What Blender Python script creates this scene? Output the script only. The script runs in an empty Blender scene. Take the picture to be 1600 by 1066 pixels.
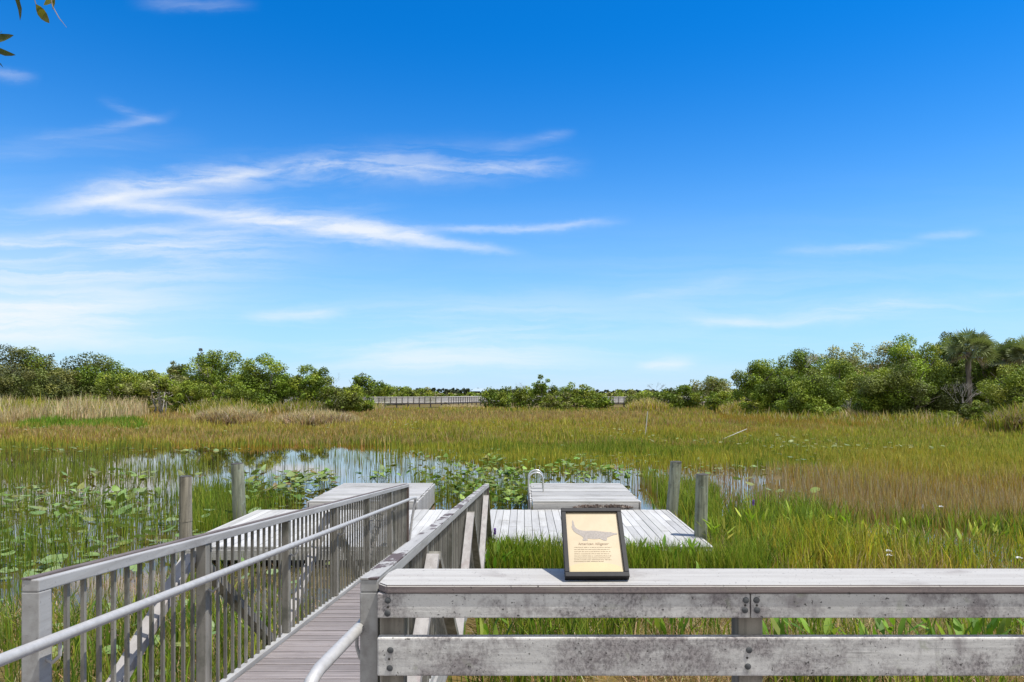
import bpy, bmesh, math, random
import numpy as np
from mathutils import Vector, Matrix

random.seed(7)
RNG = np.random.default_rng(11)
C = bpy.context.scene.collection
SC = bpy.context.scene
F, HX, HY, EYE = 1067.0, 800.0, 613.0, 2.75      # focal length (photo pixels), horizon and eye height


def at(px, py, d):
    """world point seen at photo pixel (px,py) at depth d"""
    return Vector(((px - HX) / F * d, d, EYE - (py - HY) / F * d))


def ground_depth(py, z=0.0):
    return (EYE - z) * F / (py - HY)


# ------------------------------------------------------------------ tagging
def tag(o, label=None, cat=None, group=None, kind=None):
    if label: o['label'] = label
    if cat: o['category'] = cat
    if group: o['group'] = group
    if kind: o['kind'] = kind
    return o


def thing(name, label, cat, loc=(0, 0, 0), group=None):
    o = bpy.data.objects.new(name, None)
    o.empty_display_size = 0.2
    C.objects.link(o)
    o.location = loc
    return tag(o, label, cat, group)


def link(name, me, mat, parent=None):
    o = bpy.data.objects.new(name, me)
    C.objects.link(o)
    if mat is not None:
        for m in (mat if isinstance(mat, (list, tuple)) else [mat]):
            me.materials.append(m)
    if parent is not None: o.parent = parent
    return o


# ------------------------------------------------------------------ mesh helpers
def np_mesh(name, verts, faces, cols=None, smooth=False):
    """faces: list of (n,k) int arrays; cols (N,3) per-vertex"""
    me = bpy.data.meshes.new(name)
    verts = np.asarray(verts, np.float32)
    faces = [np.asarray(f, np.int32) for f in faces if len(f)]
    loops = np.concatenate([f.ravel() for f in faces])
    tot = np.concatenate([np.full(len(f), f.shape[1], np.int32) for f in faces])
    start = np.concatenate([[0], np.cumsum(tot)[:-1]]).astype(np.int32)
    me.vertices.add(len(verts)); me.vertices.foreach_set('co', verts.ravel())
    me.loops.add(len(loops)); me.loops.foreach_set('vertex_index', loops)
    me.polygons.add(len(tot)); me.polygons.foreach_set('loop_start', start)
    if smooth: me.polygons.foreach_set('use_smooth', np.ones(len(tot), bool))
    if cols is not None:
        a = me.color_attributes.new('Col', 'FLOAT_COLOR', 'POINT')
        c = np.ones((len(verts), 4), np.float32); c[:, :3] = cols
        a.data.foreach_set('color', c.ravel())
    me.update(calc_edges=True)
    return me


class MB:
    """collects boxes, bars and tubes into one mesh with a per-vertex tint"""
    def __init__(s): s.v, s.f, s.c, s.m = [], [], [], []

    def add(s, vs, fs, tint=(1, 1, 1), mi=0):
        k = len(s.v)
        s.v += [tuple(v) for v in vs]
        s.f += [tuple(i + k for i in f) for f in fs]
        s.c += [tint] * len(vs); s.m += [mi] * len(fs)
        return s

    def box(s, lo, hi, tint=(1, 1, 1), mi=0, bev=0.0):
        x0, y0, z0 = lo; x1, y1, z1 = hi
        if bev <= 0:
            vs = [(x0, y0, z0), (x1, y0, z0), (x1, y1, z0), (x0, y1, z0), (x0, y0, z1), (x1, y0, z1), (x1, y1, z1), (x0, y1, z1)]
            return s.add(vs, BOXF, tint, mi)
        return s.bevbox([Vector(v) for v in ((x0, y0, z0), (x1, y0, z0), (x1, y1, z0), (x0, y1, z0), (x0, y0, z1), (x1, y0, z1), (x1, y1, z1), (x0, y1, z1))], bev, tint, mi)

    def hexa(s, vs, tint=(1, 1, 1), mi=0): return s.add(vs, BOXF, tint, mi)

    def bevbox(s, vs, bev, tint=(1, 1, 1), mi=0):
        bm = bmesh.new()
        b = [bm.verts.new(v) for v in vs]
        for f in BOXF: bm.faces.new([b[i] for i in f])
        bmesh.ops.bevel(bm, geom=list(bm.edges), offset=bev, segments=2, affect='EDGES', profile=0.6)
        bm.verts.index_update()
        s.add([v.co.copy() for v in bm.verts], [[v.index for v in f.verts] for f in bm.faces], tint, mi)
        bm.free(); return s

    def bar(s, a, b, w, h, up=(0, 0, 1), tint=(1, 1, 1), mi=0):
        a, b = Vector(a), Vector(b); t = (b - a).normalized()
        side = t.cross(Vector(up))
        if side.length < 1e-4: side = t.cross(Vector((0, 1, 0)))
        side.normalize(); u = side.cross(t).normalized()
        vs = []
        for p in (a, b):
            for sx, sz in ((-1, -1), (1, -1), (1, 1), (-1, 1)):
                vs.append(p + side * sx * w / 2 + u * sz * h / 2)
        fs = [(0, 1, 2, 3)[::-1], (4, 5, 6, 7), (0, 1, 5, 4), (1, 2, 6, 5), (2, 3, 7, 6), (3, 0, 4, 7)]
        fs = [(3, 2, 1, 0), (4, 5, 6, 7), (0, 1, 5, 4), (1, 2, 6, 5), (2, 3, 7, 6), (3, 0, 4, 7)]
        return s.add(vs, fs, tint, mi)

    def tube(s, pts, rad, seg=10, tint=(1, 1, 1), cap=True, mi=0):
        pts = [Vector(p) for p in pts]; n = len(pts)
        rr = rad if isinstance(rad, (list, tuple)) else [rad] * n
        vs, fs = [], []
        ref = None
        for i, p in enumerate(pts):
            t = (pts[min(i + 1, n - 1)] - pts[max(i - 1, 0)]).normalized()
            if ref is None:
                ref = t.cross(Vector((0, 0, 1)))
                if ref.length < 0.05: ref = t.cross(Vector((1, 0, 0)))
            ref = (ref - t * ref.dot(t)).normalized()
            o = t.cross(ref)
            for k in range(seg):
                a = 2 * math.pi * k / seg
                vs.append(p + (ref * math.cos(a) + o * math.sin(a)) * rr[i])
        for i in range(n - 1):
            for k in range(seg):
                k2 = (k + 1) % seg
                fs.append((i * seg + k, i * seg + k2, (i + 1) * seg + k2, (i + 1) * seg + k))
        if cap:
            fs.append(tuple(range(seg))[::-1]); fs.append(tuple((n - 1) * seg + k for k in range(seg)))
        return s.add(vs, fs, tint, mi)

    def build(s, name, mat, parent=None, smooth=False, off=None):
        me = bpy.data.meshes.new(name)
        v = s.v
        if off is not None: v = [(a - off[0], b - off[1], c - off[2]) for a, b, c in v]
        me.from_pydata(v, [], s.f)
        a = me.color_attributes.new('Col', 'FLOAT_COLOR', 'POINT')
        a.data.foreach_set('color', np.array([(c[0], c[1], c[2], 1) for c in s.c], np.float32).ravel())
        me.polygons.foreach_set('material_index', np.array(s.m, np.int32))
        if smooth: me.polygons.foreach_set('use_smooth', np.ones(len(s.f), bool))
        bm = bmesh.new(); bm.from_mesh(me); bmesh.ops.recalc_face_normals(bm, faces=bm.faces); bm.to_mesh(me); bm.free()
        me.update()
        o = link(name, me, mat, parent)
        if smooth:
            me.set_sharp_from_angle(angle=math.radians(40))
        return o


BOXF = [(3, 2, 1, 0), (4, 5, 6, 7), (0, 1, 5, 4), (1, 2, 6, 5), (2, 3, 7, 6), (3, 0, 4, 7)]


# ------------------------------------------------------------------ materials
def newmat(name):
    m = bpy.data.materials.new(name); m.use_nodes = True
    nt = m.node_tree; nt.nodes.clear()
    out = nt.nodes.new('ShaderNodeOutputMaterial')
    return m, nt, out


def N(nt, typ, **kw):
    n = nt.nodes.new(typ)
    for k, v in kw.items(): setattr(n, k, v)
    return n


def mixc(nt, fac, a, b, mode='MIX'):
    n = N(nt, 'ShaderNodeMix', data_type='RGBA', blend_type=mode)
    for sock, val in ((n.inputs[0], fac), (n.inputs[6], a), (n.inputs[7], b)):
        if hasattr(val, 'links'): nt.links.new(val, sock)
        elif isinstance(val, (int, float)): sock.default_value = val
        else: sock.default_value = (val[0], val[1], val[2], 1)
    return n.outputs[2]


def ramp(nt, x, p0, p1, v0=0.0, v1=1.0):
    n = N(nt, 'ShaderNodeMapRange', interpolation_type='SMOOTHSTEP')
    nt.links.new(x, n.inputs[0])
    n.inputs[1].default_value = p0; n.inputs[2].default_value = p1
    n.inputs[3].default_value = v0; n.inputs[4].default_value = v1
    return n.outputs[0]


def noise(nt, co, scale, detail=5, rough=0.55, sc=None, dist=0.0):
    if sc is not None:
        mp = N(nt, 'ShaderNodeMapping'); mp.inputs['Scale'].default_value = sc
        nt.links.new(co, mp.inputs[0]); co = mp.outputs[0]
    n = N(nt, 'ShaderNodeTexNoise'); n.inputs['Scale'].default_value = scale
    n.inputs['Detail'].default_value = detail; n.inputs['Roughness'].default_value = rough
    n.inputs['Distortion'].default_value = dist
    nt.links.new(co, n.inputs['Vector'])
    return n.outputs['Fac']


def wood(name, base, dark, axis=0, stain=(0.1, 0.09, 0.085), st=(0.55, 0.7), st_scale=7.0, st_amt=0.8, speck=0.6,
         lichen=None, rough=0.8, bump=0.35, grain=40.0, spec=0.25, st_sc=None, mottle=0.0):
    m, nt, out = newmat(name)
    tc = N(nt, 'ShaderNodeTexCoord'); co = tc.outputs['Object']
    g = [1.0, 1.0, 1.0]; g[axis] = 0.06
    n1 = noise(nt, co, grain, 6, 0.6, g)
    n1b = noise(nt, co, 3.0, 4, 0.6, [x if x == 1 else 0.3 for x in g])
    col = mixc(nt, ramp(nt, n1, 0.35, 0.7), base, dark)
    col = mixc(nt, ramp(nt, n1b, 0.35, 0.7, 0.0, 0.5), col, [0.5 * (a + b) * 0.9 for a, b in zip(base, dark)])
    n2 = noise(nt, co, st_scale, 9, 0.68, st_sc or [x if x == 1 else 0.55 for x in g], 0.3)
    col = mixc(nt, ramp(nt, n2, st[0], st[1], 0, st_amt), col, stain)
    if mottle:
        n6 = noise(nt, co, 95.0, 8, 0.75, [1, 1, 0.75]); n7 = noise(nt, co, 5.0, 6, 0.66, [0.6, 1, 0.9])
        mm = N(nt, 'ShaderNodeMath', operation='MULTIPLY'); nt.links.new(ramp(nt, n6, 0.40, 0.62), mm.inputs[0]); nt.links.new(ramp(nt, n7, 0.42, 0.62, 0.06, 1.0), mm.inputs[1])
        mm2 = N(nt, 'ShaderNodeMath', operation='MULTIPLY'); nt.links.new(mm.outputs[0], mm2.inputs[0]); mm2.inputs[1].default_value = mottle
        col = mixc(nt, ramp(nt, n7, 0.44, 0.66, 0, 0.8 * mottle), col, (0.23, 0.19, 0.19))
        col = mixc(nt, mm2.outputs[0], col, (0.105, 0.093, 0.094))
        n8 = noise(nt, co, 26.0, 4, 0.6, [1.0, 1, 0.16])                  # run-off streaks
        col = mixc(nt, ramp(nt, n8, 0.56, 0.74, 0, 0.5 * mottle), col, (0.16, 0.14, 0.135))
        n9 = noise(nt, co, 120.0, 2, 0.5, [0.012, 1, 1])                  # checks along the grain
        col = mixc(nt, ramp(nt, n9, 0.68, 0.74, 0, 0.6 * mottle), col, (0.06, 0.055, 0.05))
    if lichen is not None:
        n4 = noise(nt, co, 11.0, 6, 0.6, [1, 1.3, 1], 0.5)
        col = mixc(nt, ramp(nt, n4, 0.58, 0.72, 0, 0.6), col, lichen)
    if speck:
        n3 = noise(nt, co, 75.0, 3, 0.5)
        n5 = noise(nt, co, 210.0, 2, 0.5)
        col = mixc(nt, ramp(nt, n3, 0.66, 0.72, 0, speck), col, (0.03, 0.028, 0.025))
        col = mixc(nt, ramp(nt, n5, 0.64, 0.74, 0, speck * 0.6), col, (0.06, 0.055, 0.05))
    at_ = N(nt, 'ShaderNodeAttribute', attribute_name='Col')
    col = mixc(nt, 1.0, col, at_.outputs['Color'], 'MULTIPLY')
    b = N(nt, 'ShaderNodeBsdfPrincipled')
    nt.links.new(col, b.inputs['Base Color'])
    b.inputs['Roughness'].default_value = rough
    b.inputs['Specular IOR Level'].default_value = spec
    bp = N(nt, 'ShaderNodeBump'); bp.inputs['Strength'].default_value = bump; bp.inputs['Distance'].default_value = 0.01
    ad = N(nt, 'ShaderNodeMath', operation='ADD'); nt.links.new(n1, ad.inputs[0]); nt.links.new(n2, ad.inputs[1])
    nt.links.new(ad.outputs[0], bp.inputs['Height']); nt.links.new(bp.outputs[0], b.inputs['Normal'])
    nt.links.new(b.outputs[0], out.inputs[0])
    return m


def plain(name, col, rough=0.6, metal=0.0, spec=0.4, var=0.15, scale=20.0, dirt=None, dirt_r=(0.5, 0.7)):
    m, nt, out = newmat(name)
    tc = N(nt, 'ShaderNodeTexCoord')
    n1 = noise(nt, tc.outputs['Object'], scale, 6, 0.65)
    c = mixc(nt, ramp(nt, n1, 0.3, 0.7), [x * (1 - var) for x in col], [min(1, x * (1 + var)) for x in col])
    if dirt is not None:
        n2 = noise(nt, tc.outputs['Object'], scale * 0.45, 9, 0.7, None, 0.4)
        c = mixc(nt, ramp(nt, n2, dirt_r[0], dirt_r[1], 0, 0.85), c, dirt)
    b = N(nt, 'ShaderNodeBsdfPrincipled')
    nt.links.new(c, b.inputs['Base Color'])
    b.inputs['Roughness'].default_value = rough; b.inputs['Metallic'].default_value = metal
    b.inputs['Specular IOR Level'].default_value = spec
    nt.links.new(b.outputs[0], out.inputs[0])
    return m


def foliage(name, transl=0.35, rough=0.55, spec=0.25):
    m, nt, out = newmat(name)
    a = N(nt, 'ShaderNodeAttribute', attribute_name='Col')
    b = N(nt, 'ShaderNodeBsdfPrincipled')
    b.inputs['Roughness'].default_value = rough; b.inputs['Specular IOR Level'].default_value = spec
    nt.links.new(a.outputs['Color'], b.inputs['Base Color'])
    t = N(nt, 'ShaderNodeBsdfTranslucent')
    tint = mixc(nt, 1.0, a.outputs['Color'], (1.15, 1.2, 0.6), 'MULTIPLY')
    nt.links.new(tint, t.inputs['Color'])
    mx = N(nt, 'ShaderNodeMixShader'); mx.inputs[0].default_value = transl
    nt.links.new(b.outputs[0], mx.inputs[1]); nt.links.new(t.outputs[0], mx.inputs[2])
    nt.links.new(mx.outputs[0], out.inputs[0])
    return m


M_leaf = foliage('tree_leaves', 0.2)
M_grass = foliage('grass_blades', 0.4)
M_pad = foliage('lily_leaf', 0.2, 0.5, 0.35)
M_bark = wood('tree_bark', (0.22, 0.19, 0.16), (0.1, 0.085, 0.07), 2, st_amt=0.4, speck=0, grain=8)
M_palebark = wood('pale_bark', (0.5, 0.47, 0.43), (0.3, 0.27, 0.24), 2, st_amt=0.3, speck=0, grain=8)
M_rail = wood('weathered_rail_boards', (0.64, 0.625, 0.59), (0.50, 0.485, 0.455), 0, stain=(0.17, 0.14, 0.142), st=(0.50, 0.68), st_scale=8,
              st_amt=0.6, speck=0.85, lichen=(0.33, 0.34, 0.26), grain=14, mottle=0.75, st_sc=[0.9, 1, 0.8])
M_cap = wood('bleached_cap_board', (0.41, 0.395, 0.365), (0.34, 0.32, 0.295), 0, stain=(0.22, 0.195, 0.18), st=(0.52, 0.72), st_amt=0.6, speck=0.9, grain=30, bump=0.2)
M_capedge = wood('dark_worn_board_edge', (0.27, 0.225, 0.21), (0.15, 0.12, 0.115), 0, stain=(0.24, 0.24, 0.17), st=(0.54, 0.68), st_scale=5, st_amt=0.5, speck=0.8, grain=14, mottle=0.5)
M_post = wood('brown_grey_post', (0.33, 0.30, 0.25), (0.15, 0.135, 0.11), 2, stain=(0.05, 0.05, 0.045), st=(0.52, 0.66), st_amt=0.7, speck=0.4, grain=25)
M_gang = wood('grey_painted_gangway', (0.40, 0.395, 0.38), (0.29, 0.28, 0.265), 1, stain=(0.15, 0.13, 0.115), st=(0.54, 0.74), st_amt=0.6, speck=0.5, grain=22, rough=0.55, bump=0.12)
M_gangv = wood('grey_gangway_uprights', (0.30, 0.285, 0.25), (0.17, 0.155, 0.13), 2, stain=(0.07, 0.075, 0.055), st=(0.46, 0.66), st_scale=5, st_amt=0.7, speck=0.4, grain=18, rough=0.6, bump=0.12)
M_gangtop = wood('flaking_rail_top', (0.38, 0.365, 0.34), (0.31, 0.30, 0.28), 1, stain=(0.085, 0.06, 0.055), st=(0.50, 0.55), st_scale=5, st_amt=0.95, speck=0.5, grain=22, rough=0.7, st_sc=[1.6, 0.8, 1])
M_gangdark = wood('dirty_rail_top', (0.17, 0.14, 0.13), (0.10, 0.08, 0.075), 1, stain=(0.35, 0.34, 0.33), st=(0.58, 0.68), st_amt=0.7, speck=0.3)
M_gangbrown = wood('rusty_end_post', (0.17, 0.13, 0.11), (0.09, 0.07, 0.06), 2, stain=(0.3, 0.28, 0.26), st=(0.56, 0.68), st_amt=0.6, speck=0.3)
M_brace = wood('pale_truss_brace', (0.38, 0.36, 0.34), (0.27, 0.25, 0.235), 1, stain=(0.26, 0.2, 0.19), st=(0.5, 0.68), st_amt=0.6, speck=0.3, grain=20)
M_walk = wood('gangway_planks', (0.27, 0.24, 0.23), (0.18, 0.16, 0.155), 0, stain=(0.17, 0.145, 0.14), st=(0.5, 0.72), st_amt=0.6, speck=0.35, grain=32)
M_dock = wood('bleached_dock_planks', (0.53, 0.52, 0.50), (0.45, 0.44, 0.42), 1, stain=(0.28, 0.265, 0.24), st=(0.5, 0.72), st_scale=2.2, st_amt=0.6, speck=0.4, grain=22)
M_float = wood('bleached_float_planks', (0.45, 0.44, 0.42), (0.35, 0.34, 0.325), 0, stain=(0.23, 0.22, 0.20), st=(0.47, 0.68), st_scale=2.2, st_amt=0.65, speck=0.4, grain=18)
M_fascia = wood('float_fascia', (0.50, 0.485, 0.46), (0.38, 0.365, 0.345), 0, stain=(0.2, 0.19, 0.17), st=(0.55, 0.7), st_amt=0.5, speck=0.3)
M_crust = wood('dark_crusted_edge', (0.15, 0.11, 0.09), (0.05, 0.04, 0.035), 0, stain=(0.3, 0.27, 0.24), st=(0.52, 0.6), st_scale=14, st_amt=0.8, speck=0.7, bump=0.9)
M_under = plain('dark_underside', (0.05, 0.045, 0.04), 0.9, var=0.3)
M_pile = wood('green_stained_piling', (0.30, 0.31, 0.23), (0.11, 0.12, 0.085), 2, stain=(0.06, 0.065, 0.05), st=(0.5, 0.68), st_scale=5, st_amt=0.75, speck=0.4, grain=20, lichen=(0.28, 0.36, 0.29))
M_pilebrown = wood('grey_brown_piling', (0.32, 0.285, 0.22), (0.14, 0.125, 0.095), 2, stain=(0.09, 0.085, 0.07), st=(0.52, 0.7), st_scale=5, st_amt=0.7, speck=0.4, grain=20)
M_piletop = plain('dark_piling_top', (0.06, 0.055, 0.05), 0.9, var=0.4)
M_alu = plain('brushed_handrail_metal', (0.40, 0.39, 0.375), 0.5, 0.15, 0.5, 0.1, 30, dirt=(0.32, 0.29, 0.26), dirt_r=(0.55, 0.8))
M_steel = plain('ladder_steel', (0.62, 0.62, 0.60), 0.3, 0.7, 0.5, 0.1)
M_bolt = plain('dull_bolt_head', (0.075, 0.078, 0.08), 0.75, 0.1, 0.5, 0.3, 60)
M_frame = plain('black_frame', (0.016, 0.0155, 0.017), 0.55, 0, 0.25, 0.2, 40)
M_paper = plain('cream_paper', (0.455, 0.372, 0.245), 0.45, 0, 0.3, 0.05, 14, dirt=(0.46, 0.32, 0.18), dirt_r=(0.52, 0.8))
M_paperlow = plain('lighter_paper', (0.48, 0.39, 0.215), 0.45, 0, 0.3, 0.04, 14)
M_ink = plain('grey_ink', (0.30, 0.265, 0.235), 0.6, 0, 0.3, 0.16, 160)
M_ink2 = plain('faded_text_ink', (0.385, 0.305, 0.20), 0.6, 0, 0.3, 0.1, 60)
M_ink3 = plain('reddish_title_ink', (0.37, 0.27, 0.18), 0.6, 0, 0.3, 0.1, 60)
M_white = plain('white_stake', (0.55, 0.54, 0.48), 0.5, 0, 0.4, 0.06)
M_bwhite = plain('pale_boardwalk_rail', (0.66, 0.63, 0.60), 0.8, var=0.15, scale=3)
M_bdark = plain('dark_boardwalk_timber', (0.085, 0.075, 0.07), 0.85, var=0.3)
M_roof = plain('pale_metal_roof', (0.42, 0.50, 0.52), 0.4, 0.2, 0.5, 0.1)
M_ovleaf = foliage('oak_leaves', 0.3, 0.4, 0.4)

# ------------------------------------------------------------------ camera
cam = bpy.data.cameras.new('camera'); co = bpy.data.objects.new('camera', cam); C.objects.link(co)
cam.lens = 24.0; cam.sensor_width = 36.0; cam.shift_y = 80.0 / 1600.0
cam.clip_start = 0.05; cam.clip_end = 6000
co.location = (0, 0, EYE); co.rotation_euler = (math.radians(90), 0, 0)
SC.camera = co

# ------------------------------------------------------------------ light
SUN_EL, SUN_AZ = math.radians(68), math.radians(106)     # azimuth clockwise from +Y (view direction): from the right
sd = Vector((math.sin(SUN_AZ) * math.cos(SUN_EL), math.cos(SUN_AZ) * math.cos(SUN_EL), math.sin(SUN_EL)))
sl = bpy.data.lights.new('sun', 'SUN'); so = bpy.data.objects.new('sun', sl); C.objects.link(so)
sl.energy = 3.3; sl.angle = math.radians(0.5); sl.color = (1.0, 0.965, 0.90)
so.rotation_euler = (-sd).to_track_quat('-Z', 'Y').to_euler(); so.location = (20, -10, 40)

W = bpy.data.worlds.new('World'); SC.world = W; W.use_nodes = True
nt = W.node_tree; nt.nodes.clear()
wout = N(nt, 'ShaderNodeOutputWorld'); bg = N(nt, 'ShaderNodeBackground')
nt.links.new(bg.outputs[0], wout.inputs[0])
sky = N(nt, 'ShaderNodeTexSky', sky_type='NISHITA')
sky.sun_disc = False; sky.sun_elevation = SUN_EL; sky.sun_rotation = SUN_AZ
sky.air_density = 1.0; sky.dust_density = 0.0; sky.ozone_density = 2.0; sky.altitude = 0
bg.inputs[1].default_value = 0.115
tc = N(nt, 'ShaderNodeTexCoord')


def wm(op, a, b=None, c=None):
    n = N(nt, 'ShaderNodeMath', operation=op)
    for i, v in enumerate((a, b, c)):
        if v is None: continue
        if hasattr(v, 'links'): nt.links.new(v, n.inputs[i])
        else: n.inputs[i].default_value = v
    return n.outputs[0]


sep = N(nt, 'ShaderNodeSeparateXYZ'); nt.links.new(tc.outputs['Generated'], sep.inputs[0])
ysafe = wm('MAXIMUM', sep.outputs[1], 0.05)
U0 = wm('DIVIDE', sep.outputs[0], ysafe); V0 = wm('DIVIDE', sep.outputs[2], ysafe)     # tangents of bearing and height
front = ramp(nt, sep.outputs[1], 0.15, 0.45)
cmb = N(nt, 'ShaderNodeCombineXYZ'); nt.links.new(U0, cmb.inputs[0]); nt.links.new(V0, cmb.inputs[1])
warp = N(nt, 'ShaderNodeTexNoise'); warp.inputs['Scale'].default_value = 3.0; warp.inputs['Detail'].default_value = 9; warp.inputs['Roughness'].default_value = 0.66
mpw = N(nt, 'ShaderNodeMapping'); mpw.inputs['Scale'].default_value = (1.0, 2.2, 1); nt.links.new(cmb.outputs[0], mpw.inputs[0])
nt.links.new(mpw.outputs[0], warp.inputs['Vector'])
wv = wm('MULTIPLY', wm('SUBTRACT', warp.outputs['Fac'], 0.5), 0.05)
V = wm('ADD', V0, wv)


def streaks(sx, sy, rot, p0, p1, seed):
    mp = N(nt, 'ShaderNodeMapping', vector_type='POINT')
    mp.inputs['Rotation'].default_value = (0, 0, rot); mp.inputs['Scale'].default_value = (sx, sy, 1)
    mp.inputs['Location'].default_value = (seed, seed * 0.37, 0)
    cc = N(nt, 'ShaderNodeCombineXYZ'); nt.links.new(U0, cc.inputs[0]); nt.links.new(V, cc.inputs[1])
    nt.links.new(cc.outputs[0], mp.inputs[0])
    n = N(nt, 'ShaderNodeTexNoise'); n.inputs['Scale'].default_value = 1.0; n.inputs['Detail'].default_value = 7; n.inputs['Roughness'].default_value = 0.62
    n.inputs['Distortion'].default_value = 0.4
    nt.links.new(mp.outputs[0], n.inputs['Vector'])
    return ramp(nt, n.outputs['Fac'], p0, p1)


S_h = streaks(2.2, 26, 0.0, 0.36, 0.66, 3.1)
S_d = streaks(3.0, 30, 0.13, 0.36, 0.64, 7.7)
S_u = streaks(3.0, 30, -0.2, 0.36, 0.66, 12.3)
S_f = streaks(7.0, 44, 0.18, 0.36, 0.70, 17.9)      # fine fibres across the streaks

clouds = []


def cloud(x0, y0, x1, y1, w, amp, tex, sag=0.0, soft=0.25, texmix=1.0):
    """one cirrus streak from (x0,y0) to (x1,y1), half-width w, sag = bow in the middle (photo pixels turned to angles)"""
    u0, u1 = (x0 - HX) / F, (x1 - HX) / F
    v0, v1 = (HY - y0) / F, (HY - y1) / F
    t = wm('DIVIDE', wm('SUBTRACT', U0, u0), u1 - u0)
    line = wm('MULTIPLY_ADD', t, v1 - v0, v0)
    if sag: line = wm('ADD', line, wm('MULTIPLY', wm('MULTIPLY', t, wm('SUBTRACT', 1.0, t)), -4 * sag / F))
    e = wm('DIVIDE', wm('SUBTRACT', V, line), w / F)
    g = wm('EXPONENT', wm('MULTIPLY', wm('MULTIPLY', e, e), -1.0))
    a = ramp(nt, t, 0.0 - soft * 0.2, soft); b = ramp(nt, t, 1.0 - soft, 1.0 + soft * 0.2, 1.0, 0.0)
    g = wm('MULTIPLY', wm('MULTIPLY', g, a), b)
    tx = wm('MULTIPLY_ADD', tex, texmix, 1.0 - texmix)
    clouds.append(wm('MULTIPLY', wm('MULTIPLY', g, tx), amp))


cloud(-600, 430, 460, 440, 100, 0.34, S_h, 0, 0.4, 0.4)
cloud(130, 310, 700, 376, 12, 0.62, S_f, 2, 0.10, 0.65)
cloud(380, 345, 690, 372, 16, 0.42, S_f, 0, 0.3, 0.85)
cloud(180, 318, 830, 398, 7, 0.5, S_d, 0, 0.2, 0.8)
cloud(250, 330, 660, 368, 30, 0.30, S_f, 0, 0.3, 0.95)
cloud(90, 322, 455, 258, 7, 0.62, S_u, 5, 0.25, 0.7)
cloud(60, 312, 430, 262, 14, 0.55, S_f, 4, 0.25, 0.85)
cloud(0, 330, 440, 285, 14, 0.35, S_u, 2, 0.3, 0.85)
cloud(120, 300, 900, 255, 28, 0.26, S_f, -14, 0.3, 0.9)
cloud(400, 262, 640, 250, 12, 0.35, S_f, 0, 0.3, 0.85)
cloud(480, 272, 920, 262, 12, 0.42, S_f, 0, 0.25, 0.85)
cloud(760, 232, 900, 208, 8, 0.22, S_u, 0, 0.3, 0.8)
cloud(0, 222, 270, 176, 8, 0.30, S_u, 8, 0.35, 0.8)
cloud(150, 158, 265, 190, 8, 0.16, S_f, 0, 0.35, 0.8)
cloud(-100, 238, 320, 222, 18, 0.16, S_h, 0, 0.35, 0.8)
cloud(-300, 372, 330, 352, 9, 0.55, S_u, 4, 0.3, 0.75)
cloud(-420, 396, 520, 388, 44, 0.60, S_h, 0, 0.3, 0.95)
cloud(-400, 335, 240, 345, 20, 0.36, S_h, 0, 0.3, 0.95)
cloud(-500, 470, 330, 480, 42, 0.72, S_h, 0, 0.35, 0.7)
cloud(-500, 512, 420, 518, 24, 0.42, S_h, 0, 0.35, 0.75)
cloud(370, 492, 545, 487, 9, 0.7, S_h, 0, 0.35, 0.6)
cloud(420, 510, 960, 500, 30, 0.32, S_h, 0, 0.35, 0.9)
cloud(450, 560, 980, 545, 34, 0.5, S_h, 0, 0.4, 0.8)
cloud(650, 362, 980, 347, 6, 0.38, S_h, 0, 0.3, 0.7)
cloud(1200, 398, 1450, 378, 7, 0.42, S_u, 3, 0.3, 0.7)
cloud(1420, 366, 1540, 358, 7, 0.2, S_u, 0, 0.35, 0.7)
cloud(1060, 502, 1370, 503, 8, 0.5, S_h, 0, 0.35, 0.6)
cloud(1240, 492, 1640, 460, 14, 0.36, S_h, 0, 0.3, 0.8)
cloud(960, 465, 1180, 438, 9, 0.2, S_u, 0, 0.3, 0.8)
cloud(990, 576, 1090, 570, 8, 0.4, S_h, 0, 0.35, 0.6)
cloud(-60, 112, 60, 124, 9, 0.28, S_h, 0, 0.4, 0.7)
cloud(760, 480, 1500, 470, 50, 0.10, S_h, 0, 0.35, 0.9)
cloud(200, -4, 400, 8, 9, 0.18, S_h, 0, 0.35, 0.8)
tot = clouds[0]
for c_ in clouds[1:]: tot = wm('SUBTRACT', wm('ADD', tot, c_), wm('MULTIPLY', tot, wm('MINIMUM', c_, 1.0)))
# a thin veil of cirrus all round, low over the horizon
el = ramp(nt, sep.outputs[2], 0.0, 0.32, 0.16, 0.0)
mask = wm('MINIMUM', wm('ADD', wm('MULTIPLY', tot, front), wm('MULTIPLY', el, wm('MULTIPLY_ADD', S_h, 0.6, 0.5))), 0.86)
hs = N(nt, 'ShaderNodeHueSaturation'); hs.inputs['Saturation'].default_value = 1.22; hs.inputs['Value'].default_value = 1.0
hs.inputs['Hue'].default_value = 0.5
nt.links.new(sky.outputs[0], hs.inputs['Color'])
skyc = hs.outputs[0]
def ramp_lin(x, p0, p1): return wm('MAXIMUM', wm('SUBTRACT', 1.0, wm('DIVIDE', wm('MAXIMUM', wm('SUBTRACT', x, p0), 0.0), p1 - p0)), 0.0)


skyc = mixc(nt, 1.0, skyc, (0.02, 0.57, 0.92), 'MULTIPLY')            # deep tropical blue
low = wm('POWER', ramp_lin(sep.outputs[2], 0.0, 0.5), 2.4)                  # pale blue air low over the horizon
skyc = mixc(nt, low, skyc, (2.75, 3.8, 4.85))
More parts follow.
